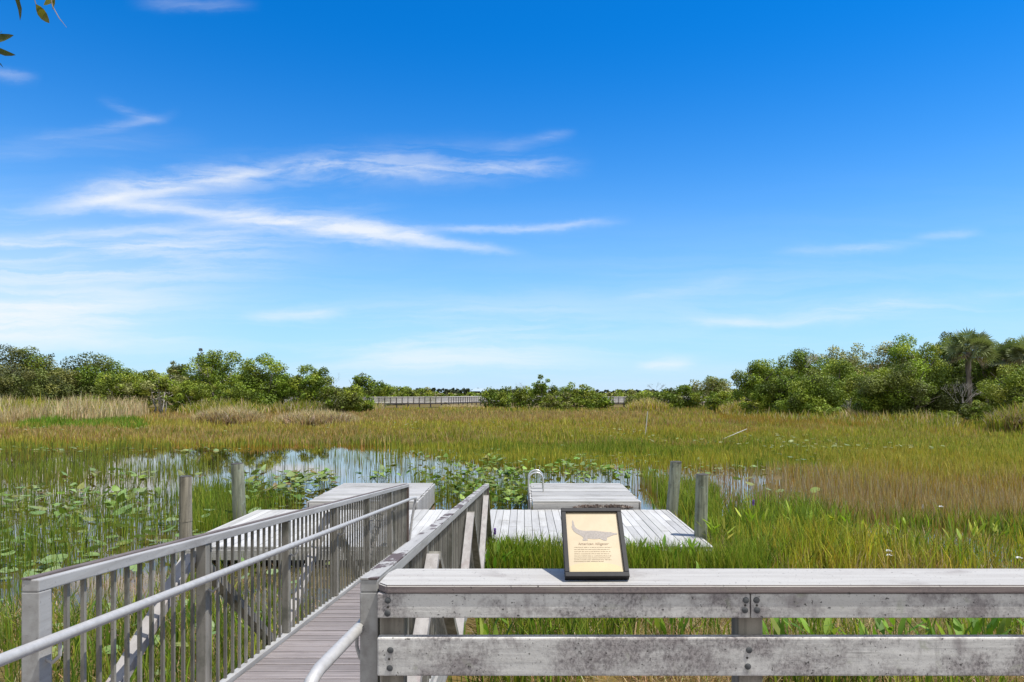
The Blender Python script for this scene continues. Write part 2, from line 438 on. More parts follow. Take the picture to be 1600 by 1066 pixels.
# unseen white cloud sheet added behind the camera as neutral fill light
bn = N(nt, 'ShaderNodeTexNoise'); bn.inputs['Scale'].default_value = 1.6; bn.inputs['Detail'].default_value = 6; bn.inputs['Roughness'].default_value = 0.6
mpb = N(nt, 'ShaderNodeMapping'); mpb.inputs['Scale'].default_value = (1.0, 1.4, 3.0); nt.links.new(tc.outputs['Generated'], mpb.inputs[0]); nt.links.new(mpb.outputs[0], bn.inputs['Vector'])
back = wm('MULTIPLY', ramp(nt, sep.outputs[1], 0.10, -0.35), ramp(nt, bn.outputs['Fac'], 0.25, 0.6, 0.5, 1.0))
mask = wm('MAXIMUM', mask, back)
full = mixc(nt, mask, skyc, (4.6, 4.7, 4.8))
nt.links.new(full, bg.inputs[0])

SC.view_settings.view_transform = 'Standard'; SC.view_settings.look = 'None'
SC.view_settings.exposure = 0.85; SC.view_settings.gamma = 1.0; SC.view_settings.use_curve_mapping = False
SC.cycles.max_bounces = 6; SC.cycles.transparent_max_bounces = 6
SC.cycles.diffuse_bounces = 3; SC.cycles.glossy_bounces = 3; SC.cycles.transmission_bounces = 3
SC.cycles.caustics_reflective = False; SC.cycles.caustics_refractive = False

# ------------------------------------------------------------------ ground and water
def smooth(a, b, x):
    t = np.clip((x - a) / (b - a), 0, 1); return t * t * (3 - 2 * t)


def ground_z(x, y):
    """marsh floor: under water in the open pool, just above it where grass stands, low banks by the trees"""
    z = np.full_like(x, -0.35)
    wob = 1.5 * np.sin(x * 0.13 + 1.0) + 1.1 * np.sin(x * 0.31 + y * 0.07)
    z = z + 0.40 * smooth(36, 41, y + wob)
    z = z + 0.06 * smooth(84, 120, y)
    z = z + 0.58 * smooth(10.2, 8.0, y + 0.12 * wob + 1.1 * smooth(0.2, -3.2, x))      # bank under the railing and gangway
    z = z + 0.3 * smooth(22, 33, x + 0.2 * wob) * smooth(10, 30, y)                                     # right shore
    return z


xs = np.concatenate([-np.geomspace(3000, 60, 30), np.linspace(-58, 58, 117), np.geomspace(60, 3000, 30)])
ys = np.concatenate([[-400, -60, -20], np.linspace(-8, 60, 137), np.geomspace(61, 4500, 60)])
gx, gy = np.meshgrid(xs, ys)
gz = ground_z(gx, gy)
nv = np.stack([gx.ravel(), gy.ravel(), gz.ravel()], 1)
ny, nx = gx.shape
ii = (np.arange(ny - 1)[:, None] * nx + np.arange(nx - 1)[None]).ravel()
me = np_mesh('ground', nv, [np.stack([ii, ii + 1, ii + nx + 1, ii + nx], 1)], smooth=True)
gm, gnt, gout = newmat('marsh_floor')
tcg = N(gnt, 'ShaderNodeTexCoord')
a1 = noise(gnt, tcg.outputs['Object'], 0.25, 8, 0.65, [0.5, 1, 1]); a2 = noise(gnt, tcg.outputs['Object'], 6.0, 6, 0.7)
c = mixc(gnt, ramp(gnt, a1, 0.4, 0.62), (0.115, 0.095, 0.032), (0.19, 0.125, 0.042))
c = mixc(gnt, ramp(gnt, a2, 0.35, 0.7, 0, 0.6), c, (0.06, 0.06, 0.02))
gb = N(gnt, 'ShaderNodeBsdfPrincipled'); gb.inputs['Roughness'].default_value = 0.95; gb.inputs['Specular IOR Level'].default_value = 0.1
gnt.links.new(c, gb.inputs['Base Color']); gnt.links.new(gb.outputs[0], gout.inputs[0])
tag(link('ground', me, gm), kind='structure')

wmz, wnt, wo = newmat('marsh_water')
tcw = N(wnt, 'ShaderNodeTexCoord')
wb = N(wnt, 'ShaderNodeBsdfDiffuse'); wb.inputs['Color'].default_value = (0.085, 0.07, 0.03, 1)
wg = N(wnt, 'ShaderNodeBsdfGlossy'); wg.inputs['Roughness'].default_value = 0.02; wg.inputs['Color'].default_value = (1.0, 0.76, 0.63, 1)
wf = N(wnt, 'ShaderNodeFresnel'); wf.inputs['IOR'].default_value = 1.45
wmx = N(wnt, 'ShaderNodeMixShader'); wnt.links.new(ramp(wnt, wf.outputs[0], 0.08, 0.50, 0.0, 0.98), wmx.inputs[0])
wnt.links.new(wb.outputs[0], wmx.inputs[1]); wnt.links.new(wg.outputs[0], wmx.inputs[2])
wn = noise(wnt, tcw.outputs['Object'], 5.0, 3, 0.5, [1, 0.5, 1])
bp = N(wnt, 'ShaderNodeBump'); bp.inputs['Strength'].default_value = 0.02; bp.inputs['Distance'].default_value = 0.02
wnt.links.new(wn, bp.inputs['Height']); wnt.links.new(bp.outputs[0], wg.inputs['Normal'])
wnt.links.new(wmx.outputs[0], wo.inputs[0])
me = np_mesh('water', [(-150, -5, 0), (150, -5, 0), (150, 125, 0), (-150, 125, 0)], [np.array([[0, 1, 2, 3]])])
tag(link('water', me, wmz), kind='structure')

# ------------------------------------------------------------------ dock, floats, gangway, railing
DX = 0.0169                                             # the gangway and docks run a touch to the right of the view axis


def skew(x, y): return x + DX * (y - 10.7)


def plank_deck(mb, x0, x1, y0, y1, z, along, pitch=0.14, gap=0.008, th=0.04, rng=random, lo=0.74, joints=None):
    if along == 'Y':
        x = x0
        while x < x1 - 0.02:
            xe = min(x + pitch - gap, x1)
            segs = [(y0 + rng.uniform(-0.012, 0.012), y1 + rng.uniform(-0.012, 0.012))]
            if joints:
                j = rng.choice(joints); segs = [(segs[0][0], j), (j + 0.006, segs[0][1])]
            for (ya, yb) in segs:
                t = rng.uniform(lo, 1.0); dz = rng.uniform(-0.003, 0.003)
                vs = [(skew(x, ya), ya, z - th), (skew(xe, ya), ya, z - th), (skew(xe, yb), yb, z - th), (skew(x, yb), yb, z - th),
                      (skew(x, ya), ya, z + dz), (skew(xe, ya), ya, z + dz), (skew(xe, yb), yb, z + dz), (skew(x, yb), yb, z + dz)]
                mb.bevbox([Vector(v) for v in vs], 0.004, (t, t, t * rng.uniform(0.97, 1)))
            x += pitch
    else:
        y = y0
        while y < y1 - 0.02:
            ye = min(y + pitch - gap, y1)
            t = rng.uniform(lo, 1.0); dz = rng.uniform(-0.003, 0.003)
            a0, a1_ = x0 + rng.uniform(-0.01, 0.01), x1 + rng.uniform(-0.01, 0.01)
            vs = [(skew(a0, y), y, z - th), (skew(a1_, y), y, z - th), (skew(a1_, ye), ye, z - th), (skew(a0, ye), ye, z - th),
                  (skew(a0, y), y, z + dz), (skew(a1_, y), y, z + dz), (skew(a1_, ye), ye, z + dz), (skew(a0, ye), ye, z + dz)]
            mb.bevbox([Vector(v) for v in vs], 0.005, (t, t, t * rng.uniform(0.97, 1)))
            y += pitch
    return mb


def skbox(mb, x0, x1, y0, y1, z0, z1, tint=(1, 1, 1), bev=0.0):
    vs = [Vector((skew(x, y), y, z)) for z in (z0, z1) for (x, y) in ((x0, y0), (x1, y0), (x1, y1), (x0, y1))]
    return mb.bevbox(vs, bev, tint) if bev else mb.hexa(vs, tint)


ZD = 0.33
base = (-1.0, 12.4, 0.0)
dk = thing('floating_dock', 'wide low dock of bleached boards where the gangway lands', 'dock', base)
DXL, DXR, DY0, DY1 = -5.26, 3.10, 10.7, 14.07
plank_deck(MB(), DXL, DXR, DY0, DY1, ZD, 'Y', joints=[12.3, 12.35, 11.9, 12.9]).build('decking', M_dock, dk, off=base)
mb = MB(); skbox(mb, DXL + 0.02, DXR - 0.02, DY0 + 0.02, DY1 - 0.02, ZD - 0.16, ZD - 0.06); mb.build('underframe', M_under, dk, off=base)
mb = MB()
skbox(mb, DXL - 0.02, DXR + 0.02, DY0 - 0.045, DY0 - 0.012, ZD - 0.2, ZD - 0.045); mb.build('fascia', M_fascia, dk, off=base)
mb = MB(); skbox(mb, DXL - 0.05, DXL - 0.005, DY0, DY1, ZD - 0.2, ZD - 0.005); mb.build('edge_board', M_fascia, dk, off=base)
mb = MB(); skbox(mb, DXR + 0.02, DXR + 0.06, DY0, DY1, ZD - 0.2, ZD - 0.005); mb.build('edge_board', M_fascia, dk, off=base)
for fx in (-4.0, -1.0, 2.0):
    mb = MB(); skbox(mb, fx - 0.9, fx + 0.9, DY0 + 0.3, DY1 - 0.3, -0.15, ZD - 0.165, bev=0.03); mb.build('pontoon', M_under, dk, off=base)


def make_float(x0, x1, name, label, zt=0.49, crust=None):
    y0, y1 = 14.16, 16.98
    base = (skew((x0 + x1) / 2, y0), (y0 + y1) / 2, 0.0)
    t = thing(name, label, 'dock', base, 'raised float platforms behind the dock')
    plank_deck(MB(), x0, x1, y0, y1, zt, 'X', pitch=0.142, gap=0.007).build('decking', M_float, t, off=base)
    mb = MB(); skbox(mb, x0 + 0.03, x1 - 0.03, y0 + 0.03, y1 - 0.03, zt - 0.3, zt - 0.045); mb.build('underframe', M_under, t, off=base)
    mb = MB(); skbox(mb, x0 + 0.01, x1 - 0.01, y0 - 0.015, y0 + 0.025, zt - 0.21, zt - 0.046, bev=0.006); mb.build('fascia', M_fascia, t, off=base)
    if crust:
        a, b = crust; mb = MB(); rr = random.Random(4); nx_ = 64; top, bot = [], []
        for i in range(nx_ + 1):                                # a ragged crust of old growth on the board
            x = a + (b - a) * i / nx_; e_ = min(1, 6 * min(i, nx_ - i) / nx_)
            top.append((skew(x, y0), y0 - 0.018 - rr.uniform(0.004, 0.03), zt - 0.055 - (1 - e_) * 0.05 - rr.uniform(0, 0.035)))
            bot.append((skew(x, y0), y0 - 0.018 - rr.uniform(0.004, 0.03), zt - 0.185 + (1 - e_) * 0.04 + rr.uniform(0, 0.04)))
        mid_ = [((p[0]), y0 - 0.03 - rr.uniform(0, 0.03), (p[2] + q[2]) / 2 + rr.uniform(-0.015, 0.015)) for p, q in zip(top, bot)]
        bk = [(p[0], y0 - 0.012, p[2]) for p in top]; bk2 = [(p[0], y0 - 0.012, p[2]) for p in bot]
        n_ = nx_ + 1; fs_ = []
        for r_ in range(4): fs_ += [(r_ * n_ + i, r_ * n_ + i + 1, (r_ + 1) * n_ + i + 1, (r_ + 1) * n_ + i) for i in range(nx_)]
        mb.add(bk + top + mid_ + bot + bk2, fs_)
        mb.build('crusted_edge', M_crust, t, off=base)
    for xs_ in (x0 - 0.045, x1 + 0.01):                        # upright boards along the sides
        mb = MB(); y = y0
        while y < y1 - 0.1:
            k = random.uniform(0.75, 1.0)
            skbox(mb, xs_, xs_ + 0.035, y, y + 0.2, zt - 0.46, zt - 0.01 - random.uniform(0, .015), (k, k, k), bev=0.004)
            y += 0.235
        mb.build('side_boards', M_fascia, t, off=base)
    for yy in (y0 + 0.7, y1 - 0.7):
        mb = MB(); skbox(mb, x0 + 0.15, x1 - 0.15, yy - 0.5, yy + 0.5, -0.2, zt - 0.31, bev=0.03); mb.build('pontoon', M_under, t, off=base)
    return t


make_float(-4.28, -2.06, 'float_platform', 'bleached float platform without a ladder, half hidden behind the gangway railing')
make_float(0.36, 2.58, 'float_platform', 'bleached float platform with a metal ladder and a dark crusted front edge', crust=(1.2, 2.45))

# swim ladder: two arched grab rails and rungs
lb = (skew(0.36, 15.6), 15.6, 0.49)
ld = thing('swim_ladder', 'metal ladder with two arched grab rails on the float platform edge', 'ladder', lb)
for yy in (15.5, 15.98):
    xa, xb = skew(0.30, yy), skew(0.63, yy); r = (xb - xa) / 2
    pts = [(xa, yy, -0.25), (xa, yy, 0.2), (xa, yy, 0.93 - r)]
    pts += [(xa + r - r * math.cos(a), yy, 0.93 - r + r * math.sin(a)) for a in np.linspace(0.25, math.pi - 0.25, 9)]
    pts += [(xb, yy, 0.93 - r), (xb, yy, 0.49)]
    MB().tube(pts, 0.019, 10).build('grab_rail', M_steel, ld, True, lb)
for zz in (0.05, 0.3):
    MB().bar((skew(0.30, 15.5), 15.5, zz), (skew(0.30, 15.98), 15.98, zz), 0.06, 0.03).build('rung', M_steel, ld, off=lb)

# pilings
def piling(px, d, top_py, rad, lean, label, mat, moss=1.0, nick=0):
    b = at(px, ground_depth(1, 0) * 0 + HY + EYE * F / d, d); zt = EYE - (top_py - HY) / F * d
    t = thing('dock_piling', label, 'piling', (b.x, d, 0), 'round timber pilings at the dock corners')
    n = 26; rr = random.Random(int(px)); mb = MB()
    zz = np.linspace(-0.5, zt, 9); pts = [(lean[0] * (z + 0) , lean[1] * z, z) for z in zz]
    mb.tube(pts, [rad * (1.06 - 0.07 * i / 8 + rr.uniform(-0.012, 0.012)) for i in range(9)], n, cap=True)
    o = mb.build('shaft', mat, t, True)
    tp = pts[-1]
    MB().tube([(tp[0], tp[1], tp[2] - 0.022), (tp[0], tp[1], tp[2] + 0.008), (tp[0], tp[1], tp[2] + 0.014)], [rad * 0.985, rad * 0.97, rad * 0.82], n).build('top_end', M_piletop, t, True)
    if nick:
        z = nick; x_, y_ = lean[0] * z, lean[1] * z
        MB().tube([(x_, y_, z - 0.02), (x_, y_, z + 0.02)], rad * 1.07, n, cap=False).build('band', M_pilebrown, t, True)
    return t


piling(290, 11.4, 745, 0.098, (0.0, 0.0), 'grey brown round piling with a band halfway, front left of the dock', M_pilebrown, nick=0.62)
piling(375, 13.9, 725, 0.125, (-0.045, 0.0), 'brown round piling with a streaky green foot at the back left of the dock', M_pile)
piling(1048, 14.2, 722, 0.118, (0.085, 0.0), 'green tinged round piling leaning right beside the raised float', M_pile)
piling(1094, 11.5, 742, 0.103, (0.025, 0.0), 'pale green round piling with a black top at the right front dock edge', M_pile)

# ---- gangway
GX0, GY0, GL, GZ0, GS = -1.172, 2.56, 8.29, 1.10, 0.0911
RH = 0.95                                                 # rail height above the walking boards


def G(u, s, h): return Vector((GX0 + DX * s + u, GY0 + s, GZ0 - GS * s + h))


gb_ = (GX0, GY0, GZ0)
gw = thing('gangway', 'sloping grey gangway with barred railings leading down to the dock', 'gangway', gb_)


def gbox(mb, u0, u1, s0, s1, h0, h1, tint=(1, 1, 1), bev=0.0):
    vs = [G(u, s, h) for h in (h0, h1) for (u, s) in ((u0, s0), (u1, s0), (u1, s1), (u0, s1))]
    return mb.bevbox(vs, bev, tint) if bev else mb.hexa(vs, tint)


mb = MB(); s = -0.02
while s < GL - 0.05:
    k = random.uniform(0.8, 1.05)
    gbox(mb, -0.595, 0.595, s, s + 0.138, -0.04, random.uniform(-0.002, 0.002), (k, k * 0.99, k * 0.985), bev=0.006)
    gbox(mb, -0.593, 0.593, s + 0.1395, s + 0.1465, -0.03, 0.0035, (1.75, 1.75, 1.75))  # pale strips: light on the raised board edges, put into the tint
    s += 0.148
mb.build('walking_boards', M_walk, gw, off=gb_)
mb = MB(); gbox(mb, -0.6, 0.6, 0, GL, -0.12, -0.05); mb.build('underframe', M_under, gw, off=gb_)
for sg in (-1, 1):
    mb = MB(); gbox(mb, sg * 0.635 - 0.028, sg * 0.635 + 0.028, 0, GL, -0.2, -0.02, bev=0.004)
    gbox(mb, sg * 0.625 - 0.026, sg * 0.625 + 0.02, 0, GL, -0.018, 0.028, bev=0.004); mb.build('side_beam', M_gang, gw, off=gb_)

nb_made = 0
rest = MB()
posts_s = [i * GL / 6 for i in range(7)]
for sg in (-1, 1):
    uc = sg * 0.635
    mb = MB(); gbox(mb, uc - 0.033, uc + 0.033, 0.0, GL, RH - 0.05, RH - 0.004, bev=0.005)
    rail = mb.build('railing', M_gang, gw, off=gb_)
    if sg > 0: rail['label'] = 'right hand railing with flaking white top'
    else: rail['label'] = 'left hand railing with dirty dark top'
    mb = MB(); gbox(mb, uc - 0.0325, uc + (0.0325 if sg > 0 else 0.004), -0.002, GL + 0.002, RH - 0.0035, RH + 0.003)
    mb.build('rail_top', M_gangtop if sg > 0 else M_gangdark, rail, off=gb_)
    for i, s in enumerate(posts_s):
        w = 0.034 if i in (0, 6) else 0.028
        ss = s + (w if i == 0 else -w if i == 6 else 0)
        mb = MB(); gbox(mb, uc - w, uc + w, ss - w, ss + w, 0.03 if i else -0.1, RH - 0.051, bev=0.004)
        mb.build('post', M_gangbrown if (i == 6) else M_gangv if i else M_gang, rail, off=gb_)
    # bars
    nb = 78
    for k in range(nb):
        s = 0.1 + k * (GL - 0.2) / (nb - 1)
        if min(abs(s - p) for p in posts_s) < 0.045: continue
        tgt = MB() if (sg < 0 or s < 2.6) else rest
        t = random.uniform(0.65, 1.1)
        gbox(tgt, uc - 0.008, uc + 0.008, s - 0.008, s + 0.008, 0.03, RH - 0.051, (t, t, t * 0.98))
        if tgt is not rest: tgt.build('baluster', M_gangv, rail, off=gb_)
    # truss diagonals outside
    for i in range(6):
        s0, s1 = posts_s[i], posts_s[i + 1]
        h0, h1 = (-0.08, RH - 0.12) if i % 2 == 0 else (RH - 0.12, -0.08)
        uo = sg * 0.697
        mb = MB(); mb.bar(G(uo, s0 + 0.03, h0), G(uo, s1 - 0.03, h1), 0.05, 0.07, up=(1, 0, 0)); mb.build('brace', M_brace if i % 2 == 0 else M_gangv, rail, off=gb_)
    if sg > 0:
        o = rest.build('balusters', M_gangv, rail, off=gb_); o['kind'] = 'stuff'
    # hand pipe
    ui = sg * (0.635 - 0.085); hp = 0.722
    if sg < 0:
        pts = [G(ui, -1.0, hp)] + [G(ui, s, hp) for s in np.linspace(-0.6, GL - 0.05, 12)]
        pts += [G(ui + 0.03, GL + 0.12, hp - 0.005), G(ui + 0.02, GL + 0.16, hp - 0.05), G(ui - 0.02, GL + 0.1, 0.4), G(ui - 0.06, GL + 0.05, 0.03)]
    else:
        pts = [(-0.637, 2.083, 1.10), (-0.637, 2.083, 1.6), (-0.636, 2.088, 1.76), (-0.634, 2.105, 1.81), (-0.63, 2.14, 1.842), (-0.623, 2.2, 1.856), (-0.60, 2.36, 1.862), (-0.568, 2.62, 1.864)]
        pts += [G(0.575, 0.16, 0.745)] + [G(ui, s, hp) for s in np.linspace(0.5, GL - 0.1, 12)]
    pipe = MB().tube(pts, 0.0215, 14).build('handrail_pipe', M_alu, rail, True, gb_)
    for i, s in enumerate(posts_s[:6]):
        s = s + (0.04 if i == 0 else 0)
        a, b_ = G(ui, s, hp - 0.02), G(sg * 0.606, s, hp - 0.085)
        if i == 0 and sg > 0: a = G(ui + 0.03, s, 0.735)
        MB().tube([a, a + Vector((0, 0, -0.05)), (a + b_) / 2 + Vector((0, 0, -0.045)), b_], 0.007, 7).build('bracket', M_alu, rail, True, gb_)

# ---- railing of the viewing deck in front
rb = (0.9, 2.55, 1.10)
rl = thing('deck_railing', 'weathered grey board railing across the front of the viewing deck', 'railing', rb)
XE = 4.4
cap = MB()
z0, z1 = 2.0165, 2.047
outline = [(-0.458, 2.484), (XE, 2.484), (XE, 2.725), (-0.462, 2.725), (-0.486, 2.66), (-0.494, 2.522)]
bm = bmesh.new()
vb = [bm.verts.new((x, y, z0)) for x, y in outline]; vt = [bm.verts.new((x, y, z1)) for x, y in outline]
bm.faces.new(vb[::-1]); bm.faces.new(vt)
for i in range(6): bm.faces.new((vb[i], vb[(i + 1) % 6], vt[(i + 1) % 6], vt[i]))
bmesh.ops.bevel(bm, geom=[e for e in bm.edges], offset=0.005, segments=3, affect='EDGES')
bm.verts.index_update(); bm.faces.ensure_lookup_table(); bm.normal_update()
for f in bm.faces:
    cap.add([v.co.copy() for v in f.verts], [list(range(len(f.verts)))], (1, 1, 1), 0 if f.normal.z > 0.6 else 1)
bm.free()
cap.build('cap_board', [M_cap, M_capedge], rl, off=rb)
for (xa, xb) in ((-0.492, 0.868), (0.8725, XE)):
    MB().box((xa, 2.490, 1.926), (xb, 2.528, 2.0145), bev=0.004).build('upper_board', M_rail, rl, off=rb)
MB().box((-0.492, 2.490, 1.714), (XE, 2.528, 1.854), bev=0.006).build('lower_board', M_rail, rl, off=rb)
for xp in (-0.446, 0.885, 2.22, 3.56):
    MB().box((xp - 0.0445, 2.530, 0.85), (xp + 0.0445, 2.619, 2.0145), bev=0.004).build('post', M_post, rl, off=rb)


def bolt(px, py):
    p = at(px, py, 2.49)
    MB().tube([(p.x, 2.4905, p.z), (p.x, 2.4878, p.z), (p.x, 2.4862, p.z)], [0.0115, 0.0115, 0.0085], 14).build('bolt_head', M_bolt, rl, True, rb)


for px, py in ((606, 938.5), (605.5, 958.5), (1165.5, 938), (1164, 953.5), (1182, 938), (1183, 953.5), (610, 1016), (609, 1044), (1170.5, 1016), (1168.5, 1041.5)): bolt(px, py)
for px, py in ((606, 949), (1164.5, 946), (1182.5, 946), (1167.5, 1028), (608, 1030)):
    p = at(px, py, 2.49)
    MB().tube([(p.x, 2.4905, p.z), (p.x, 2.4885, p.z)], [0.0042, 0.0042], 10).build('nail_head', M_under, rl, True, rb)

# viewing deck we stand on (below the picture)
mb = MB(); y = -3.0; db = (0.5, -0.2, 1.10)
while y < 2.35:
    k = random.uniform(0.8, 1.0); mb.box((-3.2, y, 1.06), (4.4, y + 0.136, 1.10), (k, k, k)); y += 0.144
mb.box((-3.2, -3, 0.84), (4.4, -2.95, 1.055)); mb.box((-3.2, 2.44, 0.84), (4.4, 2.485, 1.055))
for px_ in (-3.0, 0.6, 4.2):
    for py_ in (-2.8, 2.3): mb.box((px_ - 0.08, py_ - 0.08, -0.5), (px_ + 0.08, py_ + 0.08, 1.05))
o = mb.build('deck', M_walk, None, off=db); o.location = db; tag(o, kind='structure')

# ------------------------------------------------------------------ framed picture leaning on the cap
FW, FH, FT, BD = 0.2395, 0.305, 0.030, 0.0175
fbase = Vector((0.3165, 2.524, 2.0475))
sg_ = thing('framed_sign', 'black framed cream sheet with a grey alligator, tilted back on the railing', 'sign', fbase)
ang = math.radians(44.5)
ex = Vector((1, 0.012, 0)).normalized(); ey = Vector((0, math.sin(ang), math.cos(ang))); ez = ex.cross(ey)     # ez faces the viewer (up and back)
if ez.y > 0: ez = -ez
ORG = Vector((0, 0, 0)) - ez * 0 + Vector((0, 0, FT * math.sin(ang) + 0.001)) * 1.0
# frame's lower front corner sits just above the cap


def P(u, v, w): return ORG + ex * u + ey * v + ez * w


def pbox(mb, u0, u1, v0, v1, w0, w1, bev=0.0, tint=(1, 1, 1)):
    vs = [P(u, v, w) for w in (w0, w1) for (u, v) in ((u0, v0), (u1, v0), (u1, v1), (u0, v1))]
    return mb.bevbox(vs, bev, tint) if bev else mb.hexa(vs, tint)


h = FW / 2
mb = MB()
pbox(mb, -h, h, 0, BD + 0.002, -FT, 0, 0.002)
pbox(mb, -h, h, FH - BD, FH, -FT, 0, 0.002)
pbox(mb, -h, -h + BD, BD + 0.0025, FH - BD - 0.0005, -FT, 0, 0.002)
pbox(mb, h - BD, h, BD + 0.0025, FH - BD - 0.0005, -FT, 0, 0.002)
mb.build('frame', M_frame, sg_)
mb = MB(); pbox(mb, -h + 0.01, h - 0.01, 0.01, FH - 0.01, -FT + 0.003, -0.010); mb.build('paper', M_paper, sg_)
iw, ih = FW - 2 * BD, FH - 2 * BD


def flat(name, poly, mat, w=-0.0092):
    mb = MB(); n = len(poly)
    mb.add([P(x, y, w) for x, y in poly] + [P(x, y, w - 0.0006) for x, y in poly], [list(range(n)), list(range(n, 2 * n))[::-1]] + [(i, (i + 1) % n, n + (i + 1) % n, n + i) for i in range(n)])
    return mb.build(name, mat, sg_)


# pixel of the zoomed frame (630 wide window, 740 tall) to sheet coordinates
def pq(x, y):
    t = (y - 150) / 735.0
    xl = 170 + (235 - 170) * t; xr = 805 + (915 - 805) * t
    fx = (x - xl) / (xr - xl)
    fy = t * (1 + 0.075) / (1 + 0.075 * t)
    return (-iw / 2 + fx * iw, BD + ih * (1 - fy))


gator = [(258, 238), (268, 252), (277, 275), (288, 318), (310, 340), (345, 358), (385, 367), (440, 370), (490, 367), (540, 369), (590, 374), (640, 381), (690, 385),
         (735, 386), (748, 391), (775, 397), (805, 398), (822, 405), (815, 414), (780, 420), (750, 428), (725, 440), (700, 448), (690, 462), (694, 476), (684, 488), (650, 486), (622, 474),
         (600, 464), (570, 468), (530, 470), (490, 466), (458, 462), (448, 474), (455, 484), (430, 489), (392, 487), (388, 474), (400, 462), (392, 446), (372, 430), (340, 414),
         (305, 396), (278, 376), (258, 348), (248, 318), (256, 290), (252, 262)]
flat('alligator_drawing', [pq(*p) for p in gator], M_ink)
flat('pale_mound', [pq(*p) for p in ((245, 880), (238, 800), (300, 775), (400, 758), (520, 752), (640, 756), (740, 768), (820, 786), (880, 815), (900, 850), (908, 874))], M_paperlow, -0.0094)
# heading
tcu = bpy.data.curves.new('heading', 'FONT'); tcu.body = 'American Alligator'; tcu.size = 0.0155; tcu.align_x = 'CENTER'; tcu.extrude = 0.0002
to = bpy.data.objects.new('heading_tmp', tcu); C.objects.link(to)
bpy.context.view_layer.update()
tm = bpy.data.meshes.new_from_object(to.evaluated_get(bpy.context.evaluated_depsgraph_get()))
bpy.data.objects.remove(to)
cx, cy = pq(525, 540)
for v in tm.vertices: v.co = P(cx + v.co.x, cy + v.co.y, -0.0090 + v.co.z)
tm.name = 'heading'; link('heading', tm, M_ink3, sg_)
# too small to read in the photograph: rows of worn letter-like strokes
mb = MB(); rr = random.Random(5)
for li, yy in enumerate((572, 598, 624, 650, 676, 700, 722, 743)):
    x, xe = 288, (742, 725, 735, 718, 745, 735, 755, 650)[li]
    while x < xe:
        wl = rr.uniform(12, 46)
        xx = x
        while xx < min(x + wl, xe):
            a = pq(xx, yy); hh = rr.choice((0.0018, 0.0022, 0.0018, 0.0034))
            pbox(mb, a[0], a[0] + 0.0012, a[1], a[1] + hh, -0.0096, -0.0090); 
            if rr.random() < 0.7: pbox(mb, a[0], a[0] + 0.0022, a[1] + rr.uniform(0, 0.0016), a[1] + 0.0022, -0.0096, -0.00905)
            xx += 7.5
        x += wl + 9
mb.build('text_lines', M_ink2, sg_)
# wedge that holds it up from behind
mb = MB(); vs = [P(-0.05, 0.06, -FT - 0.001), P(0.05, 0.06, -FT - 0.001), P(0.05, 0.2, -FT - 0.001), P(-0.05, 0.2, -FT - 0.001)]
z_ = 0.001
lo = [Vector((v.x, v.y, z_)) for v in vs]
lo[2].y = lo[3].y = min(lo[2].y, 0.19)
mb.add(lo + vs, BOXF); mb.build('prop', M_frame, sg_)


# ------------------------------------------------------------------ vegetation generators
def jit(cols, n, amt=0.18, rng=RNG):
    """n random picks of the given colours, each a little different"""
    cols = np.array(cols); c = cols[rng.integers(0, len(cols), n)]
    k = 1 + rng.normal(0, amt, (n, 1)); h = 1 + rng.normal(0, amt * 0.35, (n, 3))
    return np.clip(c * np.clip(k, 0.45, 1.7) * h, 0.004, 0.9)


def blades(pts, h, w, lean, col, rng=RNG, tipw=0.0, tipcol=None):
    n = len(pts); yaw = rng.uniform(0, 2 * np.pi, n); ly = rng.uniform(0, 2 * np.pi, n)
    wd = np.stack([np.cos(yaw), np.sin(yaw), np.zeros(n)], 1) * (w / 2)[:, None]
    ldv = np.stack([np.cos(ly), np.sin(ly), np.zeros(n)], 1) * (lean * h)[:, None]
    up = np.zeros((n, 3)); up[:, 2] = 1
    hz = (h * np.sqrt(np.clip(1 - 0.8 * lean ** 2, 0.1, 1)))[:, None]
    mid = pts + up * hz * 0.6 + ldv * 0.3
    tip = pts + up * hz + ldv
    if tipw == 0:
        V = np.stack([pts - wd, pts + wd, mid - wd * 0.85, mid + wd * 0.85, tip], 1)
        k = 5; i = np.arange(n)[:, None] * k
        F_ = [i + np.array([[0, 1, 3, 2]]), i + np.array([[2, 3, 4]])]
    else:
        V = np.stack([pts - wd, pts + wd, mid - wd * 0.9, mid + wd * 0.9, tip - wd * tipw, tip + wd * tipw], 1)
        k = 6; i = np.arange(n)[:, None] * k
        F_ = [i + np.array([[0, 1, 3, 2]]), i + np.array([[2, 3, 5, 4]])]
    cc = np.repeat(col[:, None, :], k, 1)
    if tipcol is not None: cc[:, (4 if tipw == 0 else 4):, :] = np.asarray(tipcol)
    return V.reshape(-1, 3), F_, cc.reshape(-1, 3)


class Mass:
    def __init__(s): s.V, s.Q, s.T, s.C, s.n = [], [], [], [], 0

    def add(s, V, Fs, Cc):
        for f in Fs: (s.Q if f.shape[1] == 4 else s.T).append(f + s.n)
        s.V.append(V); s.C.append(Cc); s.n += len(V)

    def mesh(s, name, smooth=False):
        Fs = []
        if s.Q: Fs.append(np.concatenate(s.Q))
        if s.T: Fs.append(np.concatenate(s.T))
        return np_mesh(name, np.concatenate(s.V), Fs, np.concatenate(s.C), smooth)


def in_poly(x, y, poly):
    inside = np.zeros(len(x), bool); n = len(poly); j = n - 1
    for i in range(n):
        xi, yi = poly[i]; xj, yj = poly[j]
        cnd = ((yi > y) != (yj > y)) & (x < (xj - xi) * (y - yi) / (yj - yi + 1e-9) + xi)
        inside ^= cnd; j = i
    return inside


